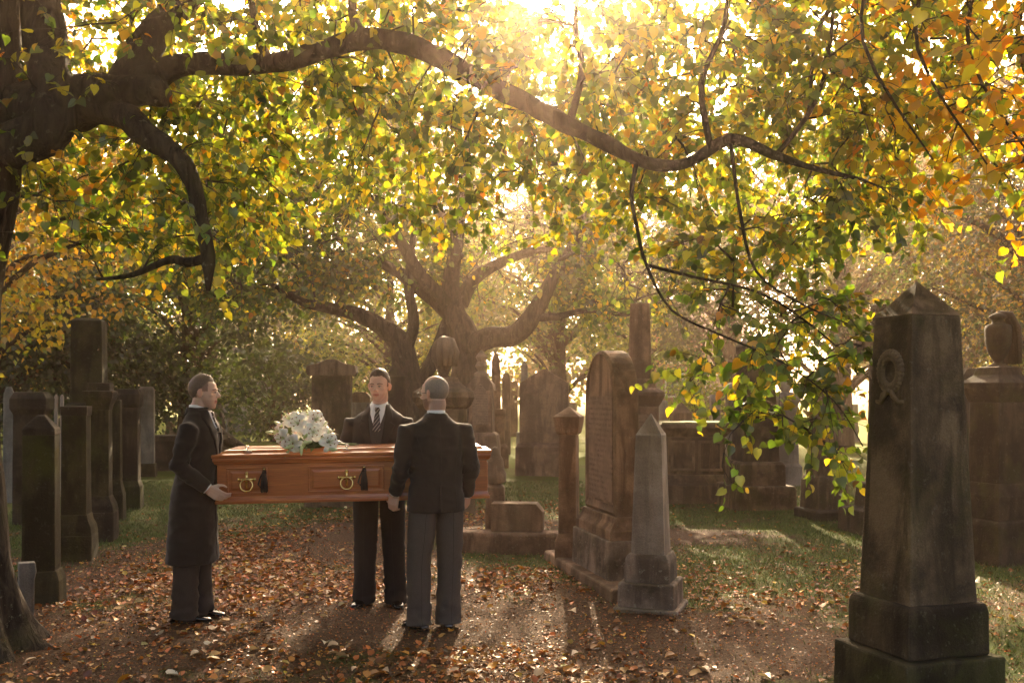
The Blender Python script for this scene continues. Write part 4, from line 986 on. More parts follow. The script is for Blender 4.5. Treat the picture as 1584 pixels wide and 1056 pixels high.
    for (hp, kn, an) in legs:
        hp, kn, an = Vector(hp), Vector(kn), Vector(an)
        if kind == 'overcoat': hp = kn+(hp-kn)*.45
        P_, Q = smooth_path([hp+Vector((-.035*math.copysign(1, hp.x), 0, .09)), hp, hp*.5+kn*.5, kn, kn*.45+an*.55, an+Vector((0, .0, .02)), an+Vector((0, .006, -.045*s))], [.080, .100, .098, .088, .084, .088, .092], 6)
        v_, f_ = tube(P_, [(a*1.05, a) for a in Q], seg, up=(0, 1, 0)); n0 = len(V)
        for i, p in enumerate(v_):
            p = Vector(p); r_ = (p-P_[i//seg]).normalized(); zz = p.z
            k = math.exp(-((zz-.16)/.12)**2)*1.6+.5+.8*math.exp(-((zz-.5)/.1)**2)
            p = p+r_*(.0095*k*(noise.noise(Vector((p.x*9, p.y*9, p.z*22+X*7)))+.6*noise.noise(Vector((p.x*20, p.y*20, p.z*40)))))
            V.append(p); U.append(((i % seg)/seg*2 if (i % seg) <= seg/2 else 2-(i % seg)/seg*2, 0, 0))
        F += [[a+n0 for a in f] for f in f_]
    m = MB(); m.add(V, F); me = m.mesh('trousers', trs, True); a = me.attributes.new('col', 'FLOAT_COLOR', 'POINT'); c4 = np.ones((len(V), 4), np.float32); c4[:, :3] = U; a.data.foreach_set('color', c4.ravel())
    link('trousers', me, root)
    for (hp, kn, an), ty in zip(legs, toes):
        an = Vector(an); m = MB(); secs = []
        for y_, w_, h_ in ((.085, .022, .030), (.08, .030, .05), (.055, .035, .075), (.02, .036, .085), (-.03, .037, .078), (-.08, .043, .062), (-.125, .046, .050), (-.165, .040, .042), (-.19, .026, .034), (-.198, .012, .026)): secs.append((y_, w_, h_))
        V2 = []; F2 = []; sg = 16
        for (y_, w_, h_) in secs:
            for j in range(sg):
                b = 2*math.pi*j/sg; c_, s_ = math.cos(b), math.sin(b)
                q = Vector((w_*math.copysign(abs(c_)**.8, c_), y_, .012+(h_-.012)*.5*(1+math.copysign(abs(s_)**.8, s_)))); q.rotate(Matrix.Rotation(R(ty), 3, 'Z')); V2.append(q+Vector((an.x, an.y+.01, 0)))
        for i in range(len(secs)-1):
            for j in range(sg): k = (j+1) % sg; F2.append([i*sg+j, i*sg+k, (i+1)*sg+k, (i+1)*sg+j])
        F2 += [list(range(sg))[::-1], [(len(secs)-1)*sg+j for j in range(sg)]]
        m.add(V2, F2); so2 = m.build('shoe', SHOE, root, True)
        m = MB(); ol = [(w_*1.06*sg_, y_) for sg_ in (1,) for y_, w_, _ in secs]+[(-w_*1.06, y_) for y_, w_, _ in reversed(secs)]
        V3 = []
        for zz in (0, .014):
            for x_, y_ in ol: q = Vector((x_, y_, zz)); q.rotate(Matrix.Rotation(R(ty), 3, 'Z')); V3.append(q+Vector((an.x, an.y+.01, 0)))
        n = len(ol); m.add(V3, [list(range(n)), list(range(n, 2*n))[::-1]]+[[i, (i+1) % n, (i+1) % n+n, i+n] for i in range(n)]); m.build('sole', BLK, so2)
    return root
G = (.75, .9, .55)
# man at the left end, in a long coat, facing right along the coffin
sA = 1.75/1.8
person('man in a long black overcoat and striped trousers holding the left end of the coffin', -2.285, 7.14, 90, 1.765, 'overcoat',
       [((-.195, .01, 1.385), (-.245, .02, 1.115), (-.195, -.165, .955), (.12, -1, -.62), (.75, .2, .35), (-.3, -.6, .75), (.35, .6, .5)),
        ((.195, .01, 1.385), (.245, .02, 1.115), (.195, -.165, .955), (-.12, -1, -.62), (-.75, .2, .35), (.3, -.6, .75), (.35, .6, .5))],
       0, 2, 'fade', [((-.10, .02, .84), (-.105, .015, .46), (-.10, .03, .08)), ((.10, .0, .84), (.105, -.005, .46), (.10, -.02, .08))], TRS, (0, -.072), toes=(6, -6))
# young man behind the coffin, facing the camera
person('young dark haired man in a black suit and striped tie behind the coffin', (586-792)/FPX*7.78, 7.78, 0, 1.84, 'jacket_front',
       [((-.205, .005, 1.43), (-.26, .02, 1.14), (-.20, -.09, .93), (.1, -.6, -.8), (.3, -1, .4), (.5, -.3, .8), G),
        ((.205, .005, 1.43), (.26, .02, 1.14), (.20, -.09, .93), (-.1, -.6, -.8), (-.3, -1, .4), (-.5, -.3, .8), G)],
       -10, 5, 'short', [((-.10, .01, .86), (-.105, .0, .48), (-.115, .0, .08)), ((.10, .01, .86), (.115, .0, .48), (.135, -.01, .08))], TRS2, (.008, -.012), toes=(-18, 14))
# older man with his back to the camera
person('balding grey haired man in glasses with his back turned, holding the coffin', (673-792)/FPX*6.98, 7.07, 199, 1.79, 'jacket_back',
       [((-.205, .005, 1.415), (-.245, .03, 1.13), (-.255, -.085, .925), (.0, -.45, -.9), (.6, -.8, .2), (-.2, -.9, .4), (.4, .6, .4)),
        ((.205, .005, 1.415), (.250, .0, 1.14), (.258, -.175, .945), (.12, -.35, -.95), (-.75, -.75, .0), (.5, -.85, .3), (.35, .55, .45))],
       40, 5, 'bald', [((-.095, .01, .85), (-.10, .0, .48), (-.085, .01, .08)), ((.095, .01, .85), (.125, .0, .48), (.125, .0, .08))], TRS3, (.0, -.02), toes=(-12, 18))
# ---------------------------------------------------------------- trees
HEART = np.array([(0, 0, 0), (-.20, -.10, .03), (-.44, .10, .10), (-.46, .40, .11), (-.24, .74, .06), (0, 1.0, -.10), (.24, .74, .06), (.46, .40, .11), (.44, .10, .10), (.20, -.10, .03), (0, .48, -.02)], float)
HEART_F = [[0, 10, 2, 1], [10, 3, 2], [10, 4, 3], [10, 5, 4], [10, 6, 5], [10, 7, 6], [10, 8, 7], [0, 9, 8, 10]]
KITE = np.array([(0, 0, 0), (-.42, .42, .10), (0, 1, -.05), (.42, .42, .10)], float); KITE_F = [[0, 3, 2], [0, 2, 1]]
HEX = np.array([(0, 0, 0), (-.42, .22, .10), (-.33, .66, .08), (0, 1, -.06), (.33, .66, .08), (.42, .22, .10)], float); HEX_F = [[0, 5, 4, 3], [0, 3, 2, 1]]
def unit(a): return a/np.maximum(np.linalg.norm(a, axis=-1, keepdims=True), 1e-9)
def leaf_frames(dirs, nrm):
    y = unit(dirs); x = unit(np.cross(y, nrm)); z = np.cross(x, y); return x, y, z
def leaf_mesh(name, pos, dirs, nrm, size, col, mat, tmpl=HEART, tf=HEART_F, droop=0.15):
    x, y, z = leaf_frames(dirs, nrm); n = len(pos); k = len(tmpl)
    t = tmpl.copy(); t[:, 2] -= droop*t[:, 1]**2
    V = pos[:, None, :]+size[:, None, None]*(t[None, :, 0:1]*x[:, None, :]+t[None, :, 1:2]*y[:, None, :]+t[None, :, 2:3]*z[:, None, :])
    lp = np.concatenate([np.array(f) for f in tf]); st = np.cumsum([0]+[len(f) for f in tf])[:-1]
    loops = (np.arange(n)[:, None]*k+lp[None]).ravel(); starts = (np.arange(n)[:, None]*len(lp)+st[None]).ravel()
    return mesh_np(name, V.reshape(-1, 3), loops, starts, mat, np.repeat(col, k, 0))
def palette(n, pal, wts, var=.25):
    p = np.array(pal)[rng.choice(len(pal), n, p=np.array(wts)/sum(wts))]
    return np.clip(p*(1+var*rng.standard_normal((n, 1)))*(1+.12*rng.standard_normal((n, 3))), .004, .8)
GRN1, GRN2, YEL, GOLD, ORG, BRN = (.050, .085, .012), (.115, .155, .022), (.33, .29, .035), (.40, .25, .025), (.36, .14, .012), (.13, .06, .016)
def limb_mesh(parent, pts, rad, name='branch', mat=None, seg=12, sub=4, knob=.10):
    P, Q = smooth_path(pts, rad, sub)
    v, f = tube(P, Q, seg); V = []
    for i, p in enumerate(v):
        c = P[i//seg]; r_ = p-c; k = noise.noise(p*(1.6/max(Q[i//seg], .05)**.5))+.5*noise.noise(p*7)+.45*noise.noise(Vector((p.x*9, p.y*24, p.z*24))); V.append(c+r_*(1+knob*k))
    m = MB(); m.add(V, f); return m.build(name, mat or BARK, parent, True), P, Q
def gaps(w_):   # openings cut into the crowns to let sun onto path, far lawn and camera
    sd_ = np.array(sdir); out = np.zeros(len(w_), bool)
    for p0, r in (((-.7, 6.6, 1.0), 1.15), ((.5, 7.6, 1.0), 1.0), ((.2, 0, 1.62), .4), ((-.3, 11, .5), .9), ((2.0, 9.5, .3), .7), ((-1.6, 4.6, .4), .8), ((.6, 29, .2), 2.2), ((8.5, 26, .2), 2.4), ((-7.5, 33, .3), 2.6), ((3.5, 13, .1), .8)):
        v = w_-np.array(p0); t_ = v @ sd_; dd = np.linalg.norm(v-t_[:, None]*sd_, axis=1); out |= (dd < r*(1+.010*t_)) & (t_ > 0) & (rng.random(len(w_)) < .85)
    return out
class Tree:
    def __init__(s, name, label, base, group=None, bark=None, cat='tree'):
        s.base = Vector(base); s.t = thing(name, label, cat, base, 0, group); s.bark = bark or BARK; s.nodes = []; s.tw = MB(); s.lp = []; s.ld = []; s.ln = []
    def limb(s, pts, rad, name='branch', seg=12, knob=.10, sub=4):
        pts = [Vector(p)-s.base for p in pts]
        o, P, Q = limb_mesh(s.t, pts, rad, name, s.bark, seg, sub, knob); s.nodes += [np.array(p) for p in P]; return o
    def grow(s, targets, r0=.012, side=5, side_len=(.18, .45), nleaf=(5, 8), sag=.12, start=.35, minz=None, seg=5):
        T_ = np.asarray(targets)-np.array(s.base); N = np.array(s.nodes)
        d = np.array([np.min(np.linalg.norm(N-t, axis=1)) for t in T_])
        for t in T_[np.argsort(d)]:
            dd = np.linalg.norm(N-t, axis=1); a = N[np.argmin(dd+.35*np.maximum(0, t[2]-N[:, 2]))]; L = np.linalg.norm(t-a)
            if L < .08: continue
            k = max(3, min(9, int(L/.18)+2)); u = np.linspace(0, 1, k)[:, None]
            w1, w2 = rng.normal(0, .07*L, 3), rng.normal(0, .04*L, 3)
            P = a+(t-a)*u+np.sin(math.pi*u)*w1+np.sin(2*math.pi*u)*w2; P[:, 2] += (sag*L*np.sin(math.pi*u)*.6)[:, 0]
            r = r0*min(1.6, .5+.5*L); s.tw.tube([tuple(p) for p in P], [r*(1-.75*q) for q in np.linspace(0, 1, k)], seg)
            N = np.vstack([N, P[1:]])
            ns = max(2, int(side*min(2.2, .5+L*.8)))
            for q in range(ns):
                h = start+(1-start)*(q+rng.random())/ns if q < ns-1 else 1.0
                i = min(k-2, int(h*(k-1))); p = P[i]+(P[i+1]-P[i])*(h*(k-1)-i); tan = unit(P[min(i+1, k-1)]-P[i]+1e-6)
                v = unit(tan*.9+rng.normal(0, .65, 3)*np.array([1, 1, .6])+np.array([0, 0, -.12])); l = rng.uniform(*side_len); m = rng.integers(*nleaf)
                e = p+v*l+np.array([0, 0, -.12*l]); mid = p+v*l*.5
                s.tw.tube([tuple(p), tuple(mid), tuple(e)], [r*.32, r*.25, r*.12], 4 if seg > 4 else 3)
                up = unit(np.array([0, 0, 1.])+rng.normal(0, .35, 3)); sd = unit(np.cross(v, up)); tt = np.linspace(.2, 1, m)
                for j, f in enumerate(tt):
                    b = p+(e-p)*f; sg = 1 if j % 2 else -1
                    ld = unit(v*.55+sd*sg*.8*(1 if f < .99 else .15)+np.array([0, 0, -.45])+rng.normal(0, .5, 3))
                    s.lp.append(b); s.ld.append(ld); s.ln.append(unit(up+rng.normal(0, .8, 3)))
        s.nodes = list(N)
    def twigs(s):
        o = s.tw.build('twigs', TWIG, s.t, True); o['kind'] = 'stuff'; return o
    def finish(s, size, colfn, mat, tmpl=HEART, tf=HEART_F, single=0, keep=None, droop=.15, petiole=False):
        p, d, n = np.array(s.lp), np.array(s.ld), np.array(s.ln); sz = rng.uniform(*size, len(p)) if isinstance(size, tuple) else size
        w_ = p+np.array(s.base)
        if keep is not None: k = keep(w_); p, d, n, sz, w_ = p[k], d[k], n[k], sz[k], w_[k]
        c = colfn(w_); k = ~gaps(w_); p, d, n, sz, w_, c = p[k], d[k], n[k], sz[k], w_[k], c[k]; part = np.zeros(len(p), bool)
        if single:
            X_, Y_, Z_ = w_.T; px = 792+X_/Y_*FPX; py = HOR-(Z_-CAMZ)/Y_*FPX
            vis = (px > 10) & (px < 1574) & (py > 5) & (py < 1050) & (Y_ > 1)
            ap = np.where(vis, sz/np.maximum(Y_, .1), 0); idx = np.argsort(-ap)[:single]; part[idx] = True
            nv = 14; var = []
            cs = c[idx]; order = np.argsort(cs[:, 0]/(cs[:, 1]+.01)); 
            groups = np.array_split(idx[order], nv)
            for g in groups:
                col = c[g].mean(0); me = leaf_mesh('leaf', np.zeros((1, 3)), np.array([[0, 1., 0]]), np.array([[0, 0, 1.]]), np.ones(1), np.array([col]), mat, droop=droop)
                x, y, z = leaf_frames(d[g], n[g])
                for i, gi in enumerate(g):
                    M = Matrix(((x[i][0]*sz[gi], y[i][0]*sz[gi], z[i][0]*sz[gi], p[gi][0]), (x[i][1]*sz[gi], y[i][1]*sz[gi], z[i][1]*sz[gi], p[gi][1]), (x[i][2]*sz[gi], y[i][2]*sz[gi], z[i][2]*sz[gi], p[gi][2]), (0, 0, 0, 1)))
                    o = link('leaf', me, s.t); o.matrix_local = M
        r = ~part; me = leaf_mesh('foliage', p[r], d[r], n[r], sz[r], c[r], mat, tmpl, tf, droop)
        o = link('foliage', me, s.t); o['kind'] = 'stuff'; return o
def boxpts(n, x, y, z): return np.stack([rng.uniform(*x, n), rng.uniform(*y, n), rng.uniform(*z, n)], -1)
def ellpts(n, c, r, shell=.3):
    v = unit(rng.standard_normal((n, 3))); return np.array(c)+v*np.array(r)*(shell+(1-shell)*rng.random((n, 1)))**.6
# --- the big lime at the left
t1 = Tree('lime_tree', 'big gnarled lime tree at the left edge with a long limb arching over the coffin', (-3.60, 6.25, 0))
m = MB()
P, Q = smooth_path([(0, 0, -.15), (0, 0, .1), (.02, 0, .45), (.0, 0, 1.2), (-.02, 0, 2.2), (.02, .02, 2.9), (.06, .02, 3.5), (.08, .05, 4.6), (.1, .1, 7)], [.62, .50, .40, .345, .345, .42, .42, .36, .22], 8)
seg = 48; v, f = tube(P, Q, seg); V = []
for i, p in enumerate(v):
    c = P[i//seg]; r_ = p-c; a = math.atan2(r_.y, r_.x); z = c.z
    rid = .035*math.sin(a*13+2.2*noise.noise(Vector((a*1.3, 0, z*1.6))))+.05*noise.noise(Vector((math.cos(a)*4, math.sin(a)*4, z*1.1)))+.045*noise.noise(Vector((p.x*9, p.y*9, p.z*2.5)))
    root = max(0, .55-z)*.55*math.sin(a*5+.8)**2
    V.append(c+r_*(1+rid+root))
m.add(V, f); m.build('trunk', BARK, t1.t, True); t1.nodes += [np.array(p) for p in P if p.z > 2.2]
A = lambda L: [at(x, y, Y) for x, y, Y in L]
t1.limb(A([(-10, 190, 6.3), (90, 165, 6.3), (170, 150, 6.25), (240, 118, 6.22), (290, 100, 6.2), (420, 98, 6.15), (500, 78, 6.1), (565, 60, 6.1), (640, 72, 6.05), (720, 112, 6.0), (800, 152, 5.95), (870, 190, 5.9), (925, 215, 5.9), (1000, 252, 5.85), (1060, 253, 5.8), (1130, 216, 5.75), (1200, 241, 5.7), (1265, 262, 5.65), (1335, 278, 5.6)]),
        [.22, .18, .13, .085, .070, .063, .060, .068, .060, .060, .056, .050, .045, .037, .033, .034, .025, .017, .008], seg=28, knob=.16, sub=9)
t1.limb(A([(40, 180, 6.25), (130, 152, 6.2), (200, 142, 6.15), (245, 143, 6.12), (262, 140, 6.12)]), [.20, .14, .10, .095, .05], seg=16, knob=.2)
t1.limb(A([(20, 230, 6.1), (70, 205, 6.05), (85, 185, 6.05), (78, 130, 6.1), (70, 70, 6.2), (60, -10, 6.3)]), [.15, .14, .13, .12, .13, .12], seg=16, knob=.2)
t1.limb(A([(120, 165, 6.2), (190, 178, 6.15), (220, 205, 6.1), (245, 222, 6.05), (275, 245, 6.0), (300, 285, 6.0), (310, 340, 6.0), (322, 395, 6.0), (322, 450, 6.0)]), [.10, .085, .08, .075, .058, .05, .046, .042, .012], seg=12, knob=.2)
t1.limb(A([(322, 398, 6.0), (290, 406, 6.05), (262, 402, 6.1), (205, 425, 6.2), (150, 432, 6.3)]), [.03, .03, .024, .018, .008], seg=8)
t1.limb(A([(180, 150, 6.2), (235, 60, 6.3), (290, -5, 6.4), (340, -90, 6.5)]), [.12, .10, .09, .08], seg=12)
t1.limb(A([(985, 250, 5.85), (977, 300, 5.8), (985, 350, 5.75), (1000, 410, 5.7), (1040, 480, 5.6), (1120, 520, 5.5), (1210, 560, 5.45), (1290, 620, 5.4), (1335, 690, 5.35)]), [.015, .013, .011, .009, .007, .006, .005, .004, .003], seg=8)
t1.limb(A([(1000, 410, 5.7), (1080, 430, 5.75), (1180, 455, 5.8), (1270, 515, 5.8), (1350, 590, 5.8)]), [.010, .009, .008, .006, .003], seg=8)
t1.limb(A([(1130, 218, 5.75), (1145, 330, 5.6), (1170, 420, 5.5), (1240, 470, 5.4), (1310, 500, 5.3)]), [.012, .010, .008, .006, .003], seg=8)
t1.limb(A([(880, 195, 5.9), (900, 110, 6.1), (890, 40, 6.4), (900, -60, 6.6)]), [.026, .02, .018, .014], seg=8)
t1.limb(A([(565, 60, 6.1), (545, 20, 6.3), (550, -60, 6.5)]), [.035, .03, .025], seg=8)
t1.limb(A([(1100, 232, 5.75), (1085, 130, 5.9), (1120, 40, 6.1), (1130, -60, 6.3)]), [.022, .018, .014, .012], seg=8)
t1.limb(A([(420, 98, 6.15), (400, 60, 6.3), (385, -20, 6.5)]), [.030, .026, .022], seg=8)
t1.limb(A([(1200, 241, 5.7), (1260, 160, 5.9), (1285, 60, 6.1), (1290, -40, 6.3)]), [.016, .014, .012, .010], seg=8)
far0 = boxpts(620, (-3.4, 3.4), (6.2, 9.6), (2.95, 4.9))
top = boxpts(400, (-3.0, 3.2), (5.4, 7.4), (3.35, 4.9))
lft = boxpts(90, (-3.3, -1.7), (5.4, 8.4), (2.55, 3.9))
dro = np.array([at(rng.uniform(1020, 1350), 0, 1) for _ in range(0)]) if False else np.vstack([boxpts(46, (1.0, 2.1), (5.4, 6.8), (1.7, 2.9)), boxpts(13, (1.25, 2.05), (5.4, 6.1), (1.25, 1.9))])
dr2 = np.array([at(x, y, Y) for x, y, Y in [(1120, 700, 5.6), (1150, 650, 5.65), (1180, 620, 5.7), (1210, 660, 5.6), (1250, 610, 5.65), (1290, 690, 5.6), (1310, 730, 5.5), (1280, 650, 5.6), (1230, 590, 5.7), (1160, 575, 5.7), (1300, 640, 5.6), (1130, 745, 5.6), (1325, 700, 5.6)]])
t1.grow(np.vstack([far0, top, lft, dro]), r0=.012, side=7, nleaf=(7, 11), sag=.12)
t1.grow(dr2, r0=.009, side=3, side_len=(.08, .22), nleaf=(3, 5), sag=.05, start=.4)
def col1(w_):
    X_, Y_, Z_ = w_.T; n = len(X_)
    a = palette(n, [GRN1, GRN2, YEL, GOLD, ORG, BRN], [3.5, 8, 5.5, 1.2, .2, .15]); b = palette(n, [GRN1, GRN2, YEL, GOLD, ORG], [3, 6, 4, 2, .6]); c = palette(n, [GRN1, GRN2, YEL, GOLD, BRN], [6, 5, 1, .8, .3])
    k = fbm(X_+Y_*.4, Z_*1.3+9, .9, 51)+np.clip((np.abs(X_)-1.9)*.12, 0, .2); o = np.where((k > .56)[:, None], b, a)
    return np.where(((Z_ < 2.5) & (X_ > 0))[:, None] & (rng.random((n, 1)) < .85), c, o)
t1.twigs(); t1.finish((.038, .072), col1, LEAF, single=300, keep=lambda w_: ~((w_[:, 0] < -1.75) & (w_[:, 1] < 6.15) & (w_[:, 2] > 2.4) & (rng.random(len(w_)) < .6)))
# --- golden lime reaching in from the right, trunk outside the picture
t3 = Tree('golden_lime', 'lime tree with glowing orange leaves reaching in at the upper right', (5.6, 6.6, 0))
t3.limb([(5.6, 6.6, -.1), (5.6, 6.6, 1.5), (5.5, 6.5, 3.4), (5.4, 6.3, 6)], [.42, .30, .27, .2], 'trunk', 20, .12)
t3.limb([(5.5, 6.5, 3.4), (4.6, 6.0, 4.6), (3.4, 5.4, 4.9), (2.4, 5.2, 4.6)], [.14, .09, .05, .02], seg=8)
t3.limb([(5.5, 6.5, 3.0), (4.4, 5.7, 3.7), (3.4, 5.2, 3.7), (2.7, 5.0, 3.3)], [.10, .07, .04, .012], seg=8)
t3.limb([(4.6, 6.0, 4.6), (3.6, 6.6, 4.7), (2.2, 6.6, 4.3), (1.9, 6.4, 3.4)], [.06, .04, .02, .008], seg=8)
for k in range(6):
    x0 = 1.75+.33*k; t3.limb([(x0+.5, 5.5+.1*k, 4.8), (x0+.25, 5.4+.1*k, 4.1), (x0+.12, 5.3+.1*k, 3.5), (x0+.45, 5.2+.1*k, 2.85)], [.016, .013, .010, .004], seg=6)
c3 = boxpts(300, (1.75, 4.2), (4.3, 6.6), (2.75, 4.5)); c3 = c3[(c3[:, 0] > 1.75+.55*(4.2-c3[:, 2])*.8) & ((c3[:, 0]-1.6)*.8+(c3[:, 2]-2.5) > .7)]
t3.grow(c3, r0=.010, side=4, nleaf=(4, 7), sag=.1); t3.twigs()
t3.finish((.052, .085), lambda w_: palette(len(w_), [GRN2, YEL, (.50, .33, .03), (.46, .20, .016), BRN], [1.4, 2.2, 4.5, 4, .4]), LEAF, single=300)
# --- forked tree in the middle distance
Y2 = 19.0; t2 = Tree('forked_tree', 'dark spreading forked tree in the middle of the cemetery behind the men', at(690, 735, Y2)*1)
t2.base.z = float(gz(t2.base.x, Y2))-.05; t2.t.location = t2.base
B = lambda L, Y=Y2: [at(x, y, Y+dy) for x, y, dy in L]
t2.limb(B([(722, 760, 0), (722, 680, 0), (722, 600, 0), (724, 545, 0), (712, 505, 0), (700, 480, 0), (698, 430, .1), (708, 370, .2), (716, 300, .3), (722, 220, .4), (730, 130, .5)]), [.48, .36, .32, .30, .26, .22, .16, .12, .09, .06, .03], 'trunk', 20, .12)
t2.limb(B([(648, 760, -.3), (644, 690, -.3), (636, 620, -.3), (626, 560, -.3), (618, 528, -.3), (590, 505, -.4), (555, 487, -.5), (520, 478, -.6), (470, 468, -.8), (420, 440, -1)]), [.34, .28, .26, .25, .21, .17, .14, .11, .08, .04], 'trunk', 16, .12)
t2.limb(B([(645, 600, -.2), (668, 560, -.1), (690, 510, 0), (700, 485, 0)]), [.14, .14, .15, .14], seg=12)
t2.limb(B([(722, 540, -.1), (755, 522, -.2), (790, 520, -.3), (815, 500, -.4), (840, 460, -.5), (860, 420, -.5), (890, 370, -.6), (910, 300, -.7)]), [.24, .21, .19, .19, .15, .12, .09, .05], seg=12)
t2.limb(B([(705, 490, 0), (675, 465, .3), (640, 440, .6), (615, 420, .8), (575, 400, 1), (520, 370, 1.2)]), [.22, .16, .14, .12, .09, .05], seg=10)
t2.limb(B([(690, 470, -.2), (650, 425, -.5), (632, 395, -.7), (600, 340, -.9), (560, 290, -1.2)]), [.16, .13, .11, .08, .05], seg=10)
t2.limb(B([(712, 470, .2), (735, 430, .4), (790, 400, .7), (850, 385, 1), (920, 395, 1.2)]), [.16, .13, .10, .07, .04], seg=10)
t2.limb(B([(625, 550, -.3), (640, 500, -.4), (632, 440, -.5), (640, 360, -.6)]), [.13, .11, .09, .05], seg=10)
t2.limb(B([(820, 490, -.4), (860, 490, -.6), (910, 480, -.8), (970, 488, -1)]), [.09, .07, .05, .03], seg=8)
t2.limb(B([(708, 400, .1), (680, 330, -.3), (650, 250, -.6), (620, 160, -.8)]), [.14, .11, .08, .04], seg=8)
t2.limb(B([(712, 330, .2), (760, 260, .5), (800, 180, .8)]), [.12, .09, .04], seg=8)
t2.grow(np.vstack([ellpts(620, (-1.3, 20.2, 6.1), (5.4, 3.2, 2.6), .25), ellpts(160, (-1.3, 17.6, 6.6), (4.8, 1.8, 2.0), .25), ellpts(130, (-4.6, 18.3, 4.0), (2.2, 2.4, .9)), ellpts(130, (1.9, 18.4, 4.0), (1.9, 2.4, 1.0))]), r0=.030, side=6, side_len=(.3, .8), nleaf=(7, 12), sag=.1, seg=4)
t2.twigs(); t2.finish((.075, .13), lambda w_: palette(len(w_), [GRN1, GRN2, YEL, GOLD], [7, 5, 2.2, 1.2]), LEAFF, HEX, HEX_F)
DG1, DG2, PALEY, BRZ = (.018, .034, .009), (.038, .062, .015), (.28, .26, .07), (.13, .065, .022)
# --- trees farther back: each with trunk, branches and a crown of leaf clumps
def far_tree(name, label, X, Y, H, rx, ry, zlow, pal, wts, n, lsize, group='trees at the back of the cemetery', tr=.25, lean=0, clump=(.5, .9), per=70):
    b = Vector((X, Y, float(gz(X, Y))-.1)); t = Tree(name, label, b, group, BARK2)
    t.limb([b, b+Vector((0, 0, H*.2)), b+Vector((lean*.5, 0, H*.5)), b+Vector((lean, 0, H*.92))], [tr*1.5, tr, tr*.75, tr*.15], 'trunk', 12, .12)
    cz = (zlow+H)/2; c = np.array([X+lean*.7, Y, b.z+cz]); hz = (H-zlow)/2
    cc = ellpts(n, c, (rx, ry, hz), .35); m = MB()
    for q in cc[:: max(1, n//26)]:
        u = min(.9, max(.15, (q[2]-b.z)/H-.18)); a = np.array(b)+np.array([lean*u, 0, H*u]); mid = (a+q)/2+np.array([0, 0, .25])
        m.tube([tuple(a-np.array(b)), tuple(mid-np.array(b)), tuple(q-np.array(b))], [tr*.32, tr*.2, tr*.06], 6)
    m.build('branches', BARK2, t.t, True)['kind'] = 'stuff'
    k = rng.poisson(per, n); idx = np.repeat(np.arange(n), k); N = len(idx)
    cs = rng.uniform(*clump, n); g = rng.standard_normal((N, 3))*np.array([.5, .5, .32]); p = cc[idx]+g*cs[idx][:, None]
    p[:, 2] = np.maximum(p[:, 2], b.z+.1); t.lp = list(p-np.array(b)); d = unit(g+rng.normal(0, .6, (N, 3))+np.array([0, 0, -.5])); t.ld = list(d); t.ln = list(unit(rng.normal(0, .6, (N, 3))+np.array([0, 0, 1.])))
    cb = palette(n, pal, wts, .2)[idx]; cl = palette(N, pal, wts, .2)
    t.finish(lsize, lambda w_: .6*cb+.4*cl, LEAFF, KITE, KITE_F); return t
def shade_crown(t, c, r, n, fork, pal, wts):   # unseen crown added above the view to block sky light at the sides
    cc = ellpts(n, c, r, .3); m = MB(); b = np.array(t.base)
    for q in cc[::max(1, n//24)]:
        a = np.array(fork); mid = (a+q)/2+np.array([0, 0, .3]); m.tube([tuple(a-b), tuple(mid-b), tuple(q-b)], [.09, .06, .02], 6)
    m.build('added_shade_branches', BARK, t.t, True)['kind'] = 'stuff'
    k = rng.poisson(60, n); idx = np.repeat(np.arange(n), k); N = len(idx); g = rng.standard_normal((N, 3))*np.array([.42, .42, .3]); p = cc[idx]+g
    py = HOR-(p[:, 2]-CAMZ)/np.maximum(p[:, 1], .05)*FPX; px = np.abs(p[:, 0])/np.maximum(p[:, 1], .05)*FPX
    ok = (p[:, 2] > 4.4) ; p = p[ok]; g = g[ok]; N = len(p)
    me = leaf_mesh('added_shade_foliage', p-b, unit(g+rng.normal(0, .6, (N, 3))+np.array([0, 0, -.5])), unit(rng.normal(0, .6, (N, 3))+np.array([0, 0, 1.])), rng.uniform(.09, .14, N), palette(N, pal, wts), LEAFF, KITE, KITE_F)
    link('added_shade_foliage', me, t.t)['kind'] = 'stuff'
shade_crown(t1, (-4.6, 4.0, 7.0), (3.6, 4.6, 1.7), 330, (-3.3, 6.3, 4.4), [GRN1, GRN2, YEL], [4, 5, 2])
for X_, Y_, lb in ((-6.5, -2.5, 'unseen tree added to block sky light, behind the viewer on the left'), (-3.2, -7.5, 'unseen tree added to block sky light, behind the viewer, farther back')):
    far_tree('added_shade_tree', lb, X_, Y_, 9.5, 3.4, 3.4, .8, [GRN1, GRN2, YEL], [4, 5, 2], 230, (.10, .16), 'added shade trees behind the viewer', .3, per=70)  # unseen trees added so that fill light comes mostly from the right
shade_crown(t3, (5.2, 3.6, 6.6), (2.9, 4.6, 1.7), 300, (5.45, 6.4, 4.6), [GRN2, YEL, GOLD, ORG], [3, 2, 3, 2])
far_tree('golden_tree', 'yellow orange leaved tree behind the left row of stones', -8.6, 15.5, 8.0, 3.3, 2.2, 2.4, [GRN2, YEL, GOLD, ORG], [2.5, 4, 4, 2.5], 200, (.08, .13), per=80)
far_tree('holly_tree', 'dense dark green evergreen left of the forked tree', -7.6, 23.5, 7.6, 3.1, 2.0, .9, [DG1, DG2, GRN2], [6, 4, .8], 210, (.09, .15), per=85)
far_tree('holly_tree', 'dark evergreen with ivy on its trunk behind the tall square pillar', -11.2, 21, 7.0, 3.0, 2.0, 1.2, [DG1, DG2, GRN2, GOLD], [6, 4, 1, .6], 190, (.09, .15), per=85)
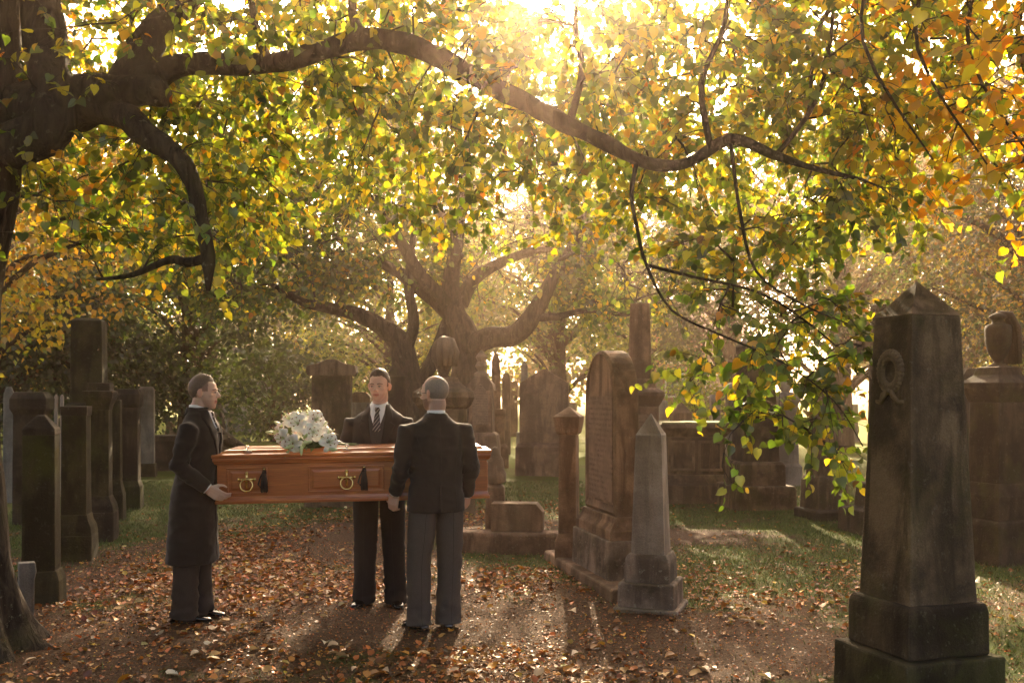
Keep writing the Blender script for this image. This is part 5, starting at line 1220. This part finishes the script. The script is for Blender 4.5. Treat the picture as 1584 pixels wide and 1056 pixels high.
far_tree('shrub', 'dark low shrubs behind the lilies and the pedimented headstone', -7.2, 30, 3.0, 2.4, 1.2, .2, [DG1, DG2, GRN2], [5, 4, 1.5], 80, (.10, .16), 'shrubs across the cemetery', .08, per=80)
far_tree('shrub', 'dark evergreen shrub behind the slant capped pedestal', -9.6, 21.5, 3.4, 2.2, 1.0, .1, [DG1, DG2, GRN1], [5, 4, 1.5], 110, (.09, .14), 'shrubs across the cemetery', .08, per=80)
far_tree('shrub', 'dark evergreen shrub behind the tall square pillar', -13.4, 22, 3.6, 2.6, 1.0, .1, [DG1, DG2, GRN1], [5, 4, 1.5], 110, (.09, .14), 'shrubs across the cemetery', .08, per=80)
far_tree('yew_tree', 'dark green yew behind the hanging lime leaves', 7.0, 32, 8.5, 3.0, 2.0, 1.6, [DG1, DG2, GRN1, YEL], [4, 4, 3, .6], 230, (.11, .17), per=70)
far_tree('shrub', 'sunlit yellow green shrub beside the small house shaped stone', 4.95, 26.5, 2.3, .7, .7, .1, [GRN2, YEL, (.25, .32, .03)], [4, 2, 4], 40, (.07, .12), 'shrubs across the cemetery', .06, per=60)
far_tree('birch_tree', 'pale yellow tree behind the broad pointed headstone', 1.4, 30, 8.5, 3.0, 2.2, 1.0, [GRN1, GRN2, YEL, PALEY], [4, 4, 2, 1.5], 150, (.10, .16), per=60)
far_tree('birch_tree', 'sunlit pale green tree seen between the fork and the pedimented headstone', -3.8, 31, 6.5, 3.2, 2.0, .5, [GRN1, GRN2, YEL, ORG], [4, 5, 2.5, .5], 150, (.10, .16), per=60)
far_tree('bronze_tree', 'fine bronze leaved tree behind the urn monument', 12.2, 20, 9.5, 3.4, 2.4, 1.0, [BRZ, DG2, GRN1, GOLD], [5, 3, 3, 1.2], 330, (.07, .11), per=75)
far_tree('bronze_tree', 'dark bronze tree close behind the draped urn at the right edge', 8.3, 15.2, 7.6, 2.3, 1.8, 1.5, [BRZ, DG2, DG1, GOLD], [5, 4, 3, 1.2], 240, (.055, .085), per=85)
far_tree('bronze_tree', 'greenish bronze tree behind the obelisk with the carved wreath', 8.6, 26, 10.0, 3.6, 2.2, 1.6, [GRN1, GRN2, BRZ, DG2], [4, 3, 3, 3], 300, (.09, .14), per=65)
far_tree('broad_tree', 'broad leafy tree behind the chest tomb and column monument', 4.6, 36, 9.5, 4.2, 2.8, 2.0, [GRN1, GRN2, YEL, BRZ], [4, 4, 3, 2], 180, (.12, .19), per=60)
far_tree('broad_tree', 'tall yellowing tree rising behind the urn monument', 16.5, 36, 15.0, 5.5, 3, 1.5, [GRN1, GRN2, YEL, GOLD, BRZ], [4, 4, 3, 2, 2], 260, (.13, .2), per=65)
far_tree('broad_tree', 'tall loose tree rising behind the dark obelisk', -1.5, 40, 14.0, 6, 3, 3, [GRN1, GRN2, YEL], [5, 4, 2], 260, (.14, .22), per=60)
far_tree('broad_tree', 'tall tree far behind the holly on the left', -15.5, 33, 11, 5, 3, 1.2, [GRN1, GRN2, YEL, GOLD], [4, 4, 3, 2], 190, (.13, .2), per=60)
for i, (X_, lb) in enumerate([(-34, 'outermost left tree of the far boundary'), (-25, 'boundary tree far behind the block monument'), (-16, 'boundary tree far behind the tall square pillar'), (-7, 'boundary tree far behind the boarded shed'), (2, 'boundary tree far behind the slender stele'), (20, 'boundary tree far behind the stepped dark obelisk'), (29, 'boundary tree far behind the urn monument'), (38, 'outermost right tree of the far boundary')]):
    far_tree('boundary_tree', lb, X_, 52+3*math.sin(i*2.1), 12.5+1.5*math.sin(i*1.7), 6.2, 3, .5, [GRN1, GRN2, YEL, DG2, BRZ], [5, 4, 1.6, 3, 1], 230, (.24, .40), 'trees along the far boundary', .3, clump=(.9, 1.5), per=60)
# bare trunk with a root flare behind the man in the coat
tb = Tree('old_trunk', 'thick dark tree trunk with a long root flare behind the man in the long coat', at(316, 690, 26)*1, None, BARK2)
tb.base.z = float(gz(tb.base.x, 26))-.05; tb.t.location = tb.base; b = tb.base
tb.limb([b, b+Vector((0, 0, .7)), b+Vector((-.05, 0, 2.2)), b+Vector((-.1, 0, 4.5)), b+Vector((0, .2, 7))], [.75, .5, .42, .38, .2], 'trunk', 20, .12)
tb.limb([b+Vector((.1, -.1, .75)), b+Vector((.5, -.2, .42)), b+Vector((.95, -.3, .22)), b+Vector((1.35, -.3, .0))], [.30, .2, .13, .06], 'root', 10)
# --- fallen leaves and grass
def ground_leaves(n, x, y, fn):
    X_ = rng.uniform(*x, n); Y_ = rng.uniform(*y, n); k = rng.random(n) < fn(X_, Y_); return X_[k], Y_[k]
FALL = [(.36, .115, .026), (.25, .078, .016), (.42, .18, .042), (.13, .05, .018), (.48, .33, .16), (.42, .24, .03)]
xs, ys = ground_leaves(210000, (-6, 7), (4.2, 17), lambda a, b: litter_mask(a, b)*1.0+.006)
n = len(xs); zs = gz(xs, ys)+.004+np.clip(litter_mask(xs, ys), 0, .8)*(.025*fbm(xs, ys, 5, 31)+.022*rng.random(n))
d = unit(np.stack([rng.standard_normal(n), rng.standard_normal(n), rng.normal(0, .22, n)], -1)); nn = unit(np.stack([rng.normal(0, .42, n), rng.normal(0, .42, n), np.ones(n)], -1))
LT = HEX.copy(); LT[:, 2] *= 2.0
sets(link('leaf_litter', leaf_mesh('leaf_litter', np.stack([xs, ys, zs], -1), d, nn, .013+.045*rng.random(n)**1.7, palette(n, FALL, [5, 5, 3, 3, .7, .8], .3), LITT, LT, HEX_F, -.25)), 'drift of small brown fallen leaves covering the ground', 'leaf litter', None, 'stuff')
NL = 300; xs, ys = ground_leaves(7000, (-4.5, 5), (4.4, 12.5), lambda a, b: .10+.5*litter_mask(a, b))
order = np.argsort(ys+rng.normal(0, 2.2, len(ys)))[:NL]; lv = []
for ci, c in enumerate([(.58, .46, .34), (.50, .36, .24), (.44, .26, .10), (.60, .55, .46), (.48, .22, .03), (.34, .17, .07)]):
    tt = HEART.copy(); tt[:, 2] = tt[:, 2]*rng.uniform(1.2, 2.6)+.06*np.sin(tt[:, 0]*5+ci)
    lv.append(leaf_mesh('fallen_leaf', np.zeros((1, 3)), np.array([[0, 1., 0]]), np.array([[0, 0, 1.]]), np.ones(1), np.array([c]), LITT, tt, HEART_F, -.3*rng.random()))
LC = ['pale cream', 'light tan', 'ochre brown', 'whitish grey', 'bright orange', 'dark brown']
SPOTS = [(-2.3, 7.1, 'near the shoes of the man in the long coat'), (-1.0, 7.6, 'near the feet of the young man behind the coffin'), (-.5, 6.6, 'near the feet of the man with his back turned'), (-3.1, 6.4, 'near the roots of the big lime'), (-3.2, 8.5, 'beside the nearest stones of the left row'),
 (-2.0, 5.2, 'on the mossy ground at the lower left'), (-.3, 5.2, 'on the earth at the bottom centre'), (1.1, 6.8, 'in front of the pale obelisk'), (1.2, 5.2, 'on the bare soil at the bottom right of centre'), (2.2, 6.6, 'left of the wreathed obelisk on bare soil'), (2.0, 8.6, 'in the drift right of the pale obelisk'),
 (.2, 8.6, 'by the foot of the round topped stone'), (-.1, 9.8, 'against the low grave kerb'), (-2.0, 9.2, 'in the drift behind the man in the long coat'), (-1.4, 11.3, 'on the trodden path under the coffin'), (3.4, 8.0, 'right of the wreathed obelisk on the grass'), (2.4, 11, 'on the grass before the stepped plinths'), (-3.0, 11.2, 'by the middle of the left row')]
def where(x, y): return min(SPOTS, key=lambda q: (q[0]-x)**2+(q[1]-y)**2)[2]
for i in order:
    ci_ = int(rng.choice(6, p=[.16, .2, .26, .08, .1, .2])); o = link('fallen_leaf', lv[ci_]); s = rng.uniform(.042, .08)
    o.location = (xs[i], ys[i], float(gz(xs[i], ys[i]))+.012+.03*float(np.clip(litter_mask(xs[i], ys[i]), 0, .8))); o.scale = (s, s, s); o.rotation_euler = (rng.normal(0, .25), rng.normal(0, .25), rng.uniform(0, 6.28))
    sets(o, '%s leaf %s' % (LC[ci_], where(xs[i], ys[i])), 'leaf', 'loose fallen leaves on the ground')
gxs, gys = ground_leaves(330000, (-7, 9), (4.2, 18), lambda a, b: np.clip(1.0-1.6*soil_mask(a, b)-.5*litter_mask(a, b), 0.015, 1)*.9)
n = len(gxs); bp = np.stack([gxs, gys, gz(gxs, gys)-.004], -1); hd = rng.uniform(0, 6.28, n); hh = rng.uniform(.02, .05, n)*(1+.4*fbm(gxs, gys, 2, 77)); ww = rng.uniform(.0025, .005, n)
ln = rng.normal(0, .55, (n, 2)); V = np.empty((n, 3, 3)); V[:, 0] = bp+np.stack([np.cos(hd)*ww, np.sin(hd)*ww, 0*ww], -1); V[:, 1] = bp-np.stack([np.cos(hd)*ww, np.sin(hd)*ww, 0*ww], -1)
V[:, 2] = bp+np.stack([ln[:, 0]*hh, ln[:, 1]*hh, hh], -1)
me = mesh_np('grass', V.reshape(-1, 3), np.arange(3*n), np.arange(n)*3, LITT, np.repeat(palette(n, [(.050, .085, .012), (.095, .135, .018), (.12, .10, .03)], [5, 4, 1.2]), 3, 0))
sets(link('grass', me), 'short mossy cemetery grass between the graves', 'grass', None, 'stuff')
# crumbs of broken leaf and earth everywhere
xs, ys = ground_leaves(90000, (-5, 6), (4.2, 11), lambda a, b: .25+.75*np.clip(soil_mask(a, b)+litter_mask(a, b), 0, 1))
n = len(xs); d = unit(np.stack([rng.standard_normal(n), rng.standard_normal(n), rng.normal(0, .3, n)], -1)); nn = unit(np.stack([rng.normal(0, .5, n), rng.normal(0, .5, n), np.ones(n)], -1))
sets(link('leaf_crumbs', leaf_mesh('leaf_crumbs', np.stack([xs, ys, gz(xs, ys)+.006+.012*rng.random(n)], -1), d, nn, rng.uniform(.007, .02, n), palette(n, FALL+[(.05, .03, .018)], [4, 5, 2, 4, .5, .4, 6], .35), LITT, KITE, KITE_F, -.2)), 'crumbs of broken leaf and soil on the bare ground', 'leaf crumbs', None, 'stuff')
# small twigs lying about
m = MB()
for k in range(140):
    x, y = rng.uniform(-4, 4.5), rng.uniform(4.5, 10); a = rng.uniform(0, 6.28); l = rng.uniform(.04, .16); z = float(gz(x, y))+.006
    m.tube([(x, y, z), (x+math.cos(a)*l*.5, y+math.sin(a)*l*.5, z+.006+.01*rng.random()), (x+math.cos(a+.3)*l, y+math.sin(a+.3)*l, z+.002)], [.0025, .002, .0012], 4)
sets(m.build('twig_debris', TWIG), 'tiny broken twigs strewn over the ground', 'twigs', None, 'stuff')
# ---------------------------------------------------------------- haze
hz_ = bpy.data.materials.new('haze'); hz_.use_nodes = True; ht = hz_.node_tree; ht.nodes.remove(ht.nodes['Principled BSDF'])
pv = ht.nodes.new('ShaderNodeVolumePrincipled'); pv.inputs['Color'].default_value = (.95, .69, .54, 1); pv.inputs['Density'].default_value = HAZE; pv.inputs['Anisotropy'].default_value = .89
ht.links.new(pv.outputs[0], ht.nodes['Material Output'].inputs['Volume']); hz_.cycles.homogeneous_volume = True
m = MB(); m.box(-232, 232, -72, 232, -1.3, 14.5); sets(m.build('haze', hz_), kind='stuff')
